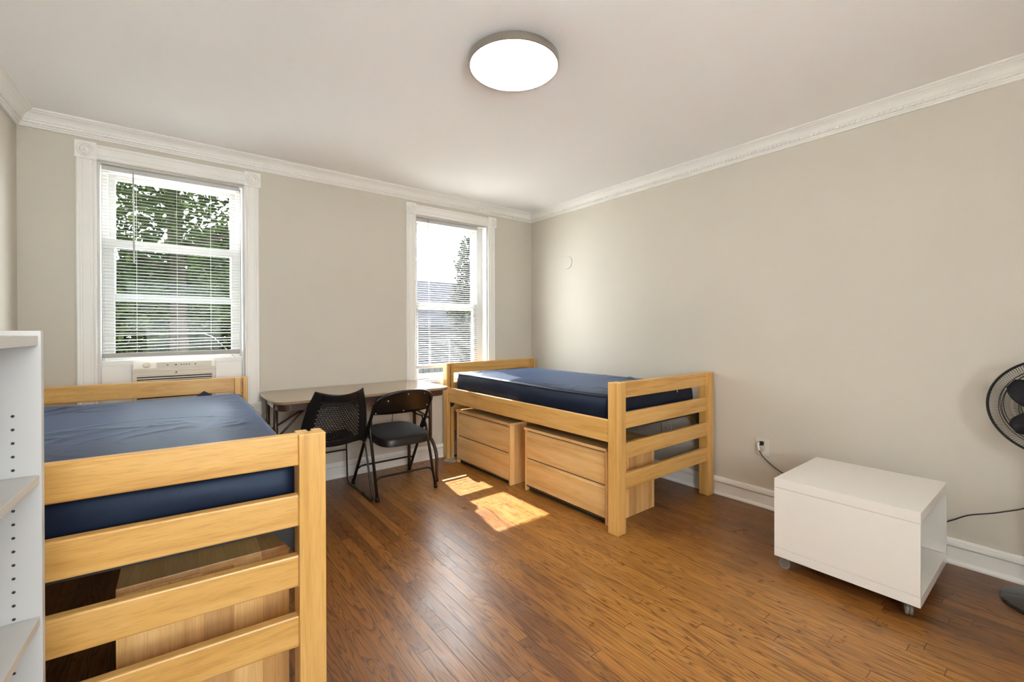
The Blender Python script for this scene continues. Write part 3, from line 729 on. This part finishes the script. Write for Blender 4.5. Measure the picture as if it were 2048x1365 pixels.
br = m.build('backrest', plain('black_brown_enamel', (0.007, 0.0055, 0.005), 0.38, spec=0.4), fc, smooth=True, solid=0.003)
for (u, z) in ((-0.62, 0.725), (0.0, 0.768), (0.62, 0.762), (-0.90, 0.628), (0.0, 0.632), (0.88, 0.655)):
    y = fp(z) - 0.030*(1-u*u) - 0.0065
    MB().lathe([(0.0048, 0.0), (0.0042, -0.002), (0.0, -0.003)], lean((u*fw, y, z)), 12, 'Y').build('rivet', M_rivet, br)
for s in (-1, 1):
    x = s*(fw-0.026)
    MB().tube([(s*(fw-0.032)-0.012, -0.100, 0.555), (x+s*0.012, -0.105, 0.47), (x+s*0.018, -0.255, 0.02)], 0.0108, 10).build('rear_leg', M_tube, fc, smooth=True)
    MB().tube([(x+s*0.018, -0.252, 0.03), (x+s*0.018, -0.258, 0.0)], 0.0145, 12).build('foot_cap', M_black, fc, smooth=True)
    MB().tube([(s*fw, fp(0.03), 0.035), (s*fw, fp(0), 0.0)], 0.0145, 12).build('foot_cap', M_black, fc, smooth=True)
    m = MB().prism([(-0.115, 0.47), (-0.075, 0.56), (0.00, 0.45), (-0.02, 0.43)], s*(fw-0.014)-0.0015, s*(fw-0.014)+0.0015, 0)
    m.xf(lambda v: v+Vector((-0.012, -0.02, 0))); m.build('hinge_plate', M_tube, fc)
xa = fw-0.010
MB().tube(fillet([(-xa, -0.235, 0.065), (-xa+0.004, -0.205, 0.155), (xa-0.004, -0.205, 0.155), (xa, -0.235, 0.065)], 0.075, 8), 0.0078, 8).build('crossbar', M_tube, fc, smooth=True)
MB().tube(fillet([(-fw, fp(0.07), 0.07), (-fw+0.002, fp(0.165), 0.165), (fw-0.002, fp(0.165), 0.165), (fw, fp(0.07), 0.07)], 0.065, 8), 0.0078, 8).build('crossbar', M_tube, fc, smooth=True)
def seat_outline(s=1.0):
    pts = []
    for k in range(40):
        a = 2*math.pi*k/40; ca, sa = math.cos(a), math.sin(a)
        x = math.copysign(abs(ca)**0.42, ca)*0.206; y = math.copysign(abs(sa)**0.5, sa)*0.232
        if y > 0: x *= 1-0.16*(y/0.232)**2
        pts.append((x*s, y*s))
    return pts
tz = lambda y: 0.072*(y)         # seat rises slightly to the front
m = MB(); o_ = seat_outline(); n = len(o_)
lv = [(1.0, -0.050), (1.0, -0.006), (0.985, 0.0), (0.975, 0.002)]
vs = []
for s, dz in lv: vs += [(x*s, -0.055+y*s, 0.448+dz+tz(y)) for x, y in o_]
fs = [(l*n+i, l*n+(i+1) % n, (l+1)*n+(i+1) % n, (l+1)*n+i) for l in range(3) for i in range(n)] + [tuple(range(n))[::-1]]
m.add(vs, fs); m.build('seat_pan', plain('seat_pan_enamel', (0.010, 0.007, 0.006), 0.38), fc, auto=40)
m = MB(); vs = []; lv = [(0.965, -0.004), (0.96, 0.004), (0.90, 0.011), (0.6, 0.016), (0.3, 0.018), (0.02, 0.018)]
for s, dz in lv: vs += [(x*s, -0.055+y*s, 0.450+dz+tz(y*s)) for x, y in o_]
m.add(vs, [(l*n+i, l*n+(i+1) % n, (l+1)*n+(i+1) % n, (l+1)*n+i) for l in range(5) for i in range(n)] + [tuple(range(n))[::-1], tuple(range(5*n, 6*n))])
m.build('seat_cushion', M_seat, fc, smooth=True)

# ---------------------------------------------------------------- perforated-shell chair on a sled base
mc = empty('mesh_back_chair', (0.930, 3.40, 0), label='black chair with a perforated plastic back and wire sled base beside the folding chair', cat='chair', group='black chairs at the folding table')
BK = 0.03
def back_pt(u, v):
    """u -1..1 across, v 0 (bottom) .. 1 (top)"""
    hw = 0.232*(1-v) + 0.160*v + 0.016*math.sin(math.pi*v)
    ztop = 0.838 - 0.030*(1-u*u)
    zbot = 0.455 - 0.030*(1-u*u)
    z = zbot + (ztop-zbot)*v
    y = -0.170 - 0.155*v + 0.05*math.sin(math.pi*min(1, v*1.0))*0.25 - 0.060*(1-u*u)*(0.55+0.45*v) + 0.02
    return Vector((u*hw, y, z))
def seat_pt(u, v):
    """v 0 rear .. 1 front"""
    hw = 0.226 - 0.02*v
    y = -0.150 - 0.03*(1-u*u)*(1-v) + 0.42*v
    z = 0.455 - 0.022*math.sin(math.pi*min(1, v*1.1)) - 0.012*(1-u*u) - (0.05*max(0, v-0.85)/0.15*0.6) - 0.012*(1-v)
    return Vector((u*hw, y, z))
def perforated(fn, nu, nv, u0, u1, v0, v1, hole=0.36):
    m = MB(); S8 = 8
    for j in range(nv):
        for i in range(nu if j % 2 == 0 else nu-1):
            du, dv = (u1-u0)/nu, (v1-v0)/nv
            cu = u0 + du*(i+0.5 + (0 if j % 2 == 0 else 0.5)); cv = v0 + dv*(j+0.5)
            ring = []; sq = []
            for k in range(S8):
                a = 2*math.pi*(k+0.5)/S8; ca, sa = math.cos(a), math.sin(a)
                ring.append(fn(cu+ca*hole*du, cv+sa*hole*dv)); mx_ = max(abs(ca), abs(sa))
                sq.append(fn(cu+ca/mx_*0.5*du, cv+sa/mx_*0.5*dv))
            m.add(ring+sq, [(k, (k+1) % S8, S8+(k+1) % S8, S8+k) for k in range(S8)])
            # square corners
            for (a1, b1, sx_, sy_) in ((0, 1, 1, 1), (2, 3, -1, 1), (4, 5, -1, -1), (6, 7, 1, -1)):
                m.add([sq[a1], sq[b1], fn(cu+sx_*0.5*du, cv+sy_*0.5*dv)], [(0, 2, 1)])
        if j % 2:
            for e0, e1 in ((u0, u0+du/2), (u1-du/2, u1)):
                m.add([fn(e0, cv-dv/2), fn(e1, cv-dv/2), fn(e1, cv+dv/2), fn(e0, cv+dv/2)], [(0, 1, 2, 3)])
    return m
def strip(m, fn, u0, u1, v0, v1, nu, nv):
    m.add([fn(u0+(u1-u0)*i/nu, v0+(v1-v0)*j/nv) for j in range(nv+1) for i in range(nu+1)],
          [(j*(nu+1)+i, j*(nu+1)+i+1, (j+1)*(nu+1)+i+1, (j+1)*(nu+1)+i) for j in range(nv) for i in range(nu)])
m = perforated(back_pt, 16, 19, -0.70, 0.74, 0.12, 0.86, 0.41)
strip(m, back_pt, -1, -0.70, 0, 1, 6, 24); strip(m, back_pt, 0.74, 1, 0, 1, 6, 24)
strip(m, back_pt, -0.70, 0.74, 0, 0.12, 24, 4); strip(m, back_pt, -0.70, 0.74, 0.86, 1, 24, 4)
m.build('backrest', M_black, mc, solid=0.004, auto=30)
m = perforated(seat_pt, 15, 14, -0.75, 0.75, 0.12, 0.85)
strip(m, seat_pt, -1, -0.75, 0, 1, 4, 24); strip(m, seat_pt, 0.75, 1, 0, 1, 4, 24)
strip(m, seat_pt, -0.75, 0.75, 0, 0.12, 20, 4); strip(m, seat_pt, -0.75, 0.75, 0.85, 1, 20, 6)
m.build('seat', M_black, mc, solid=0.006, auto=30)
for s in (-1, 1):
    x = s*0.235
    pts = fillet([(s*0.19, -0.05, 0.425), (x-s*0.012, -0.150, 0.425), (x, -0.278, 0.007), (x, 0.290, 0.007), (x-s*0.01, 0.285, 0.40), (s*0.19, 0.16, 0.418)], 0.035, 6)
    MB().tube(pts, 0.0068, 8).build('sled_leg', M_tube, mc, smooth=True)
    MB().tube([(x, -0.10, 0.008), (x, -0.06, 0.008)], 0.0078, 8).build('glide', M_black, mc)
MB().tube([(-0.227, 0.287, 0.265), (0.227, 0.287, 0.265)], 0.0062, 8).build('crossbar', M_tube, mc, smooth=True)

# ---------------------------------------------------------------- white bookcase
bk = empty('bookcase', (-0.186, 1.20, 0), R(-3.2), label='white melamine bookcase with shelf-pin holes at the left edge', cat='bookcase')
bh = 1.243; wdt = 0.62; dp = 0.30
def sidep(y0, y1, holes_face):
    return MB().box(-dp, 0, y0, y1, 0, bh)
for (a, b_, f, s) in ((0.0, 0.0165, -0.0003, -1), (-wdt-0.0165, -wdt, 0.0003, 1)):
    p = sidep(a, b_, 0).build('side_panel', M_melam, bk, bevel=0.0008)
    yy = a-0.0002 if s == -1 else b_+0.0002
    m = MB()
    for xx in (-0.037, -0.26):
        for i in range(34):
            z = 1.086 - i*0.0249
            if i == 5 or z < 0.2 or i in (16, 27): continue
            m.lathe([(0.0026, 0.0), (0.0026, -0.0006 if s == -1 else 0.0006)], (xx, yy+(0.0003 if s == -1 else -0.0003), z), 10, 'Y')
    m.build('pin_holes', M_dark, p)
MB().box(-dp, -0.004, -wdt, 0, bh-0.028, bh-0.009).build('top_panel', M_melam, bk, bevel=0.0008)
for z in (0.956, 0.690, 0.40): MB().box(-dp+0.004, -0.003, -wdt+0.001, -0.001, z, z+0.0165).build('shelf', M_melam, bk, bevel=0.0008)
m = MB().box(-dp, -0.004, -wdt, 0, 0.06, 0.077); m.box(-0.02, -0.004, -wdt, 0, 0, 0.06); m.build('base_panel', M_melam, bk)
MB().box(-dp, -dp+0.004, -wdt, 0, 0.06, bh-0.009).build('back_panel', M_melam, bk)

# ---------------------------------------------------------------- white rolling table by the right wall
rt = empty('rolling_cabinet', (2.782, 0.686, 0), 0, label='white open-ended box table on clear castors by the right wall', cat='side table')
hx, hy = 0.302, 0.283; z0, z1 = 0.070, 0.471
MB().box(-hx, hx, -hy, hy, z1-0.046, z1).build('top', M_lacq, rt, bevel=0.0015)
MB().box(-hx, hx, -hy, hy, z0, z0+0.044).build('bottom', M_lacq, rt, bevel=0.0015)
for s in (-1, 1):
    x0, x1 = (-hx, -hx+0.014) if s < 0 else (hx-0.014, hx)
    MB().box(x0, x1, -hy+0.0005, hy-0.0005, z0+0.0455, z1-0.0475).build('side_panel', M_lacq, rt, bevel=0.001)
MB().box(-hx+0.014, hx-0.014, hy-0.020, hy-0.006, z0+0.044, z1-0.046).build('back_panel', M_lacq, rt)
for sx in (-1, 1):
    for sy in (-1, 1):
        cx, cy = sx*(hx-0.045), sy*(hy-0.045)
        k = empty('castor', (cx, cy, 0)); k.parent = rt; k.rotation_euler = (0, 0, {(-1, 1): 1.9, (-1, -1): 0.3, (1, 1): 2.5, (1, -1): 1.1}[(sx, sy)])
        wh = MB().lathe([(0.006, -0.013), (0.022, -0.013), (0.025, -0.010), (0.025, -0.003), (0.022, -0.001), (0.022, 0.001), (0.025, 0.003), (0.025, 0.010), (0.022, 0.013), (0.006, 0.013)], (0.012, 0, 0.025), 28, 'Y')
        wh.build('wheel', M_clear, k, auto=40)
        m = MB().prism([(-0.014, 0.035), (0.0, 0.056), (0.030, 0.056), (0.040, 0.030), (0.028, 0.022), (0.0, 0.022)], -0.016, -0.0135, 1); m.prism([(-0.014, 0.035), (0.0, 0.056), (0.030, 0.056), (0.040, 0.030), (0.028, 0.022), (0.0, 0.022)], 0.0135, 0.016, 1)
        m.box(-0.004, 0.030, -0.016, 0.016, 0.053, 0.060); m.tube([(0, 0, 0.058), (0, 0, 0.070)], 0.008, 12); m.lathe([(0.019, 0.064), (0.019, 0.070)], (0, 0, 0), 20)
        m.build('fork', M_clear, k, bevel=0.0008)

# ---------------------------------------------------------------- ceiling light
cl = empty('ceiling_light', (1.318, 1.668, H), label='round flush ceiling light with a grey metal rim, glowing', cat='ceiling light')
r = 0.216
MB().lathe([(r-0.03, 0.0), (r-0.03, -0.012), (r-0.004, -0.014), (r, -0.018), (r, -0.050), (r-0.004, -0.052), (r-0.008, -0.050), (r-0.008, -0.040), (r-0.02, -0.040)], (0, 0, 0), 72).build('rim', M_metal, cl, auto=40)
MB().lathe([(r-0.009, -0.042), (r-0.010, -0.049), (r-0.05, -0.0505), (0.001, -0.051)], (0, 0, 0), 72).build('diffuser', M_diff, cl, auto=40)

# ---------------------------------------------------------------- pedestal fan
fn_ = empty('pedestal_fan', (3.075, 0.045, 0), label='black pedestal fan with a wire grille at the right edge', cat='fan')
MB().lathe([(0.0, 0.0), (0.180, 0.0), (0.182, 0.006), (0.176, 0.014), (0.12, 0.022), (0.04, 0.030), (0.032, 0.045), (0.0, 0.045)], (0, 0, 0), 64).build('base', plain('gloss_black_base', (0.016, 0.015, 0.014), 0.22, coat=0.3), fn_, auto=40)
MB().tube([(0, 0, 0.03), (0, 0, 0.45)], 0.014, 16).build('pole', M_black, fn_, smooth=True)
MB().tube([(0, 0, 0.43), (0, 0, 0.82)], 0.010, 16).build('pole', M_metal, fn_, smooth=True)
MB().lathe([(0.022, 0.40), (0.024, 0.42), (0.024, 0.46), (0.018, 0.475)], (0, 0, 0), 20).build('height_collar', M_black, fn_, smooth=True)
FA = R(0); fz = 0.886
def fr_(p):   # fan-head frame: local x = out of the grille (towards the room, -x world)
    v = Vector(p); return Vector((-v.x+0.03, v.y, v.z+fz))
m = MB().lathe([(0.0, -0.13), (0.04, -0.125), (0.058, -0.10), (0.062, -0.03), (0.05, -0.02), (0.0, -0.02)], (0, 0, 0), 28, 'X').xf(fr_)
m.build('motor_housing', M_black, fn_, smooth=True)
MB().box(-0.03, 0.03, -0.02, 0.02, 0.80, 0.86).xf(lambda v: v+Vector((0.09, 0, 0))).build('neck', M_black, fn_, bevel=0.006)
MB().tube([(0, 0, 0.80), (0.04, 0, 0.83), (0.09, 0, 0.84)], 0.014, 10).build('neck', M_black, fn_, smooth=True)
GR = 0.222
def cage(depth, hub):
    m = MB(); nwires = 150
    for i in range(nwires):
        a = 2*math.pi*i/nwires; pts = []
        for k in range(9):
            t = k/8; rad = hub + (GR-hub)*t; tw = a + 0.16*t
            x = depth*(1-t**3.2)
            pts.append((x, rad*math.cos(tw), rad*math.sin(tw)))
        m.tube(pts, 0.00085, 4, caps=False)
    for rad in (0.055, 0.12, 0.173, 0.184):
        t = (rad-hub)/(GR-hub); x = depth*(1-t**3.2)
        m.tube([(x, rad*math.cos(2*math.pi*k/64), rad*math.sin(2*math.pi*k/64)) for k in range(64)], 0.0015, 5, closed=True)
    return m
cage(0.065, 0.035).xf(fr_).build('front_grille', M_black, fn_)
cage(-0.060, 0.045).xf(fr_).build('rear_grille', M_black, fn_)
MB().tube([(0, GR*math.cos(2*math.pi*k/72), GR*math.sin(2*math.pi*k/72)) for k in range(72)], 0.0053, 8, closed=True).xf(fr_).build('grille_rim', M_black, fn_, smooth=True)
MB().lathe([(0.036, 0.062), (0.036, 0.068), (0.0, 0.071)], (0, 0, 0), 24, 'X').xf(fr_).build('centre_badge', M_black, fn_)
for b3 in range(5):
    a0 = R(34-72*b3-14); m = MB(); vs = []; nr, na = 10, 8
    for j in range(nr+1):
        t = j/nr; rad = 0.03+0.150*t; half = (0.010 + 0.043*math.sin(math.pi*min(1, t*0.80+0.06))**0.7)/rad*(1 if t < 0.85 else (0.93 if t < 0.95 else 0.62))
        for i in range(na+1):
            q = -1+2*i/na; a = a0+q*half + 0.25*j/nr
            vs.append((-0.012*q*1.6, rad*math.cos(a), rad*math.sin(a)))
    m.add(vs, [(j*(na+1)+i, j*(na+1)+i+1, (j+1)*(na+1)+i+1, (j+1)*(na+1)+i) for j in range(nr) for i in range(na)])
    m.xf(fr_).build('blade', M_black, fn_, smooth=True, solid=0.0025)
MB().lathe([(0.0, -0.02), (0.034, -0.018), (0.034, 0.016), (0.02, 0.024), (0.0, 0.026)], (0, 0, 0), 24, 'X').xf(fr_).build('blade_hub', M_black, fn_, smooth=True)
# mains cord: from the motor, behind the white table, up to the socket
fx, fy = 3.075, 0.045
cw = [(3.185, 0.045, 0.84), (3.25, 0.07, 0.55), (3.262, 0.13, 0.40), (3.268, 0.24, 0.325), (3.270, 0.345, 0.276), (3.268, 0.41, 0.228), (3.265, 0.47, 0.20), (3.262, 0.70, 0.17), (3.262, 0.95, 0.19), (3.262, 1.15, 0.25),
      (3.263, 1.225, 0.274), (3.262, 1.274, 0.300), (3.260, 1.311, 0.327), (3.256, 1.339, 0.353), (3.252, 1.358, 0.380), (3.248, 1.366, 0.400)]
m = MB().tube([Vector(p)-Vector((fx, fy, 0)) for p in bez(cw, 6)], 0.0030, 8); m.build('power_cord', M_cord, fn_, smooth=True)
m = MB().tube([Vector(p)-Vector((fx, fy, 0)) for p in bez([(3.248, 1.365, 0.398), (3.246, 1.370, 0.430), (3.250, 1.372, 0.442), (3.258, 1.368, 0.448)], 4)], 0.0065, 10); m.build('plug_sleeve', M_acw, fn_, smooth=True)
MB().box(3.256-fx, 3.283-fx, 1.345-fy, 1.372-fy, 0.432, 0.458).build('plug', M_cord, fn_, bevel=0.005)

# ---------------------------------------------------------------- wall fittings
def outlet(y, z, label, w_=0.094, h_=0.124):
    root = empty('wall_outlet', (XR, y, z), label=label, cat='wall outlet', group='duplex outlets on the right wall')
    MB().box(-0.006, 0, -w_/2, w_/2, -h_/2, h_/2).build('cover_plate', M_plate, root, bevel=0.003)
    for dz in (0.0195, -0.0195):
        rc = MB().lathe([(0.0165, 0.0), (0.0165, -0.0085), (0.0155, -0.0095), (0.0, -0.0095)], (0, 0, dz), 24, 'X').build('receptacle', M_ac, root, auto=40)
        m = MB().box(-0.0105, -0.009, -0.0075, -0.0055, dz-0.002, dz+0.007); m.box(-0.0105, -0.009, 0.0055, 0.0075, dz-0.002, dz+0.006); m.lathe([(0.0025, -0.0090), (0.0025, -0.0105)], (0, 0, dz-0.009), 10, 'X')
        m.build('slots', M_dark, rc)
    return root
outlet(1.356, 0.422, 'ivory wall outlet with the black fan plug in it, left of the white rolling table')
outlet(2.111, 0.400, 'ivory wall outlet seen between the foot rails of the right bed')
rp = empty('round_cover_plate', (XR, 3.262, 1.937), label='round cover plate painted beige, high on the right wall near the corner', cat='cover plate')
MB().lathe([(0.065, 0.0), (0.065, -0.004), (0.062, -0.007), (0.0, -0.008)], (0, 0, 0), 48, 'X').build('plate', M_wall, rp, auto=30)
rg = empty('floor_register', (2.21, 3.672, 0), label='cream metal floor register in front of the right bed headboard post', cat='floor vent')
m = MB(); a, b_, c, d = -0.145, 0.145, -0.066, 0.068
m.box(a, b_, c, c+0.024, 0, 0.004); m.box(a, b_, d-0.024, d, 0, 0.004); m.box(a, a+0.024, c, d, 0, 0.004); m.box(b_-0.024, b_, c, d, 0, 0.004)
m.box(a+0.02, b_-0.02, -0.003, 0.003, 0, 0.0038)
m.build('frame', M_reg, rg, bevel=0.001)
m = MB()
for i in range(19):
    x = a+0.030+i*0.0125; m.box(x, x+0.0045, c+0.02, d-0.02, 0.001, 0.0036)
m.build('grate', M_reg, rg)
MB().box(a+0.02, b_-0.02, c+0.02, d-0.02, 0.0002, 0.0008).build('duct_opening', M_dark, rg)
m = MB().tube(bez([(1.618, D-0.006, 0.745), (1.620, D-0.008, 0.60), (1.618, D-0.008, 0.48), (1.606, D-0.010, 0.38), (1.603, D-0.010, 0.33)], 6), 0.0026, 6)
tag(m.build('hanging_cord', M_cord, smooth=True), 'thin black cord dangling against the wall behind the folding chair', 'cord')

# ---------------------------------------------------------------- outdoors
def leafball(m, c, rx, ry, rz_, n, size, rnd, fill=0.55):
    for _ in range(n):
        while True:
            p = Vector((rnd.uniform(-1, 1), rnd.uniform(-1, 1), rnd.uniform(-1, 1)))
            if 0.15 < p.length < 1: break
        q = Vector((c[0]+p.x*rx, c[1]+p.y*ry, c[2]+p.z*rz_))
        if noise.noise(q*0.9) < -0.28+0.2*(1-fill): continue
        s = size*rnd.uniform(0.6, 1.3); d = Vector((rnd.gauss(0, 1), rnd.gauss(0, 1), rnd.gauss(0, 0.6)))
        if d.length < 1e-3: continue
        d.normalize(); e = d.orthogonal().normalized(); e = (e*math.cos(rnd.uniform(0, 6.3)) + d.cross(e)*math.sin(rnd.uniform(0, 6.3))).normalized()
        m.add([q-d*s, q+e*s*0.42, q+d*s, q-e*s*0.42], [(0, 1, 2, 3)])
def tree(name, c, radii, n, size, mat, seed, label, trunk_r=0.14, fill=0.55, gz=-3.2, lumps=7, top=0):
    rnd = random.Random(seed)
    root = empty(name, (c[0], c[1], gz), label=label, cat='tree', group='trees outside the windows')
    m = MB()
    loc = (0, 0, c[2]-gz)
    leafball(m, loc, radii[0]*0.8, radii[1]*0.8, radii[2]*0.88, int(n*0.55), size, rnd, fill)
    for k in range(lumps):
        a = rnd.uniform(0, 6.28); zz = rnd.uniform(-0.75, 0.8); f = math.sqrt(1-zz*zz)*0.62
        leafball(m, (radii[0]*f*math.cos(a), radii[1]*f*math.sin(a), loc[2]+radii[2]*zz*0.85), radii[0]*0.42, radii[1]*0.42, radii[2]*0.22, int(n*0.45/lumps), size, rnd, 1.0)
    if top: leafball(m, (0.25, 0, c[2]+2.3-gz), 1.75, 1.6, 2.9, top, size*1.2, rnd, 4.0)  # dense unseen upper crown, added to block sun from the left window
    m.build('foliage', mat, root)
    m = MB(); top = c[2]-gz+radii[2]*0.4
    m.tube(bez([(0, 0, 0), (0.06, 0.03, top*0.4), (-0.05, 0, top*0.75), (0.02, 0, top)], 5), [trunk_r*(1-0.8*i/15) for i in range(16)], 8)
    for k in range(9):
        a = rnd.uniform(0, 6.28); z0_ = top*rnd.uniform(0.45, 0.9); ln = radii[0]*0.8
        m.tube([(0, 0, z0_), (ln*0.5*math.cos(a), ln*0.5*math.sin(a), z0_+0.4), (ln*math.cos(a), ln*math.sin(a), z0_+1.0)], [0.05, 0.03, 0.012], 6)
    m.build('trunk', M_bark, root, smooth=True)
    return root
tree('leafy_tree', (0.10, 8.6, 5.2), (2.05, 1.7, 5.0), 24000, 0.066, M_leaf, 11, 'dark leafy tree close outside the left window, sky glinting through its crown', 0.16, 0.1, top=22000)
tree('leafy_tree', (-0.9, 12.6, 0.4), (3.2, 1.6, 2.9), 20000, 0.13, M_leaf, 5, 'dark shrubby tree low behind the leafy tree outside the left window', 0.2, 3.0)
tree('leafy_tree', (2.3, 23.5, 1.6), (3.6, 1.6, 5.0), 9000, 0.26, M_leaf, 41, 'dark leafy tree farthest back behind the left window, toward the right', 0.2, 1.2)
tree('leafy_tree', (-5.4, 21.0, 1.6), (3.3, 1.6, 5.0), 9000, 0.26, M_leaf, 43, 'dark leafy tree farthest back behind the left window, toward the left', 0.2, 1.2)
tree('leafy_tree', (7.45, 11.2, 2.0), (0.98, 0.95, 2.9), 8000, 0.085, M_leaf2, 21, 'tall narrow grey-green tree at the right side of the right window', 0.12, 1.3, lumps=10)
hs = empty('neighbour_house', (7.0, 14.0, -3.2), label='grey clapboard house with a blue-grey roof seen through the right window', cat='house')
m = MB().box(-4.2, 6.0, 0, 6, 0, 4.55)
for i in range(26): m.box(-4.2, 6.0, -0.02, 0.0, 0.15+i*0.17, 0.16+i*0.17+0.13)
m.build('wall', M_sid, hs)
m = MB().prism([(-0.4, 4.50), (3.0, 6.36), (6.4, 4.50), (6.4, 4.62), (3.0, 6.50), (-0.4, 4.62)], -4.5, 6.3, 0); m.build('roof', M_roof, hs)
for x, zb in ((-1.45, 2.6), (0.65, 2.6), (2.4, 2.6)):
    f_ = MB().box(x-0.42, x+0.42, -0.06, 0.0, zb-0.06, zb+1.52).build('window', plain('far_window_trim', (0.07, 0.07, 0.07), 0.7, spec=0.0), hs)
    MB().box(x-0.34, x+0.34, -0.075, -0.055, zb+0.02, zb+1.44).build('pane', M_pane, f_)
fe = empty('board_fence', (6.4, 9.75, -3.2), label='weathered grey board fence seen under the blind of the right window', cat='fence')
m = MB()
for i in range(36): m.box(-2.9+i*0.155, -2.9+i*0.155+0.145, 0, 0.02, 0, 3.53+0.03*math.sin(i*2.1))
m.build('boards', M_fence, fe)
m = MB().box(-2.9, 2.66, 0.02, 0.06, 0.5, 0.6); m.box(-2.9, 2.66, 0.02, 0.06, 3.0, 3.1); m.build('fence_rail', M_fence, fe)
tag(MB().box(-40, 40, D+T+0.02, 60, -3.3, -3.2).build('ground', M_bounce), kind='structure')
tag(MB().box(-40, 40, -40, YF-T-0.02, -3.3, -3.2).build('ground', M_bounce), kind='structure')
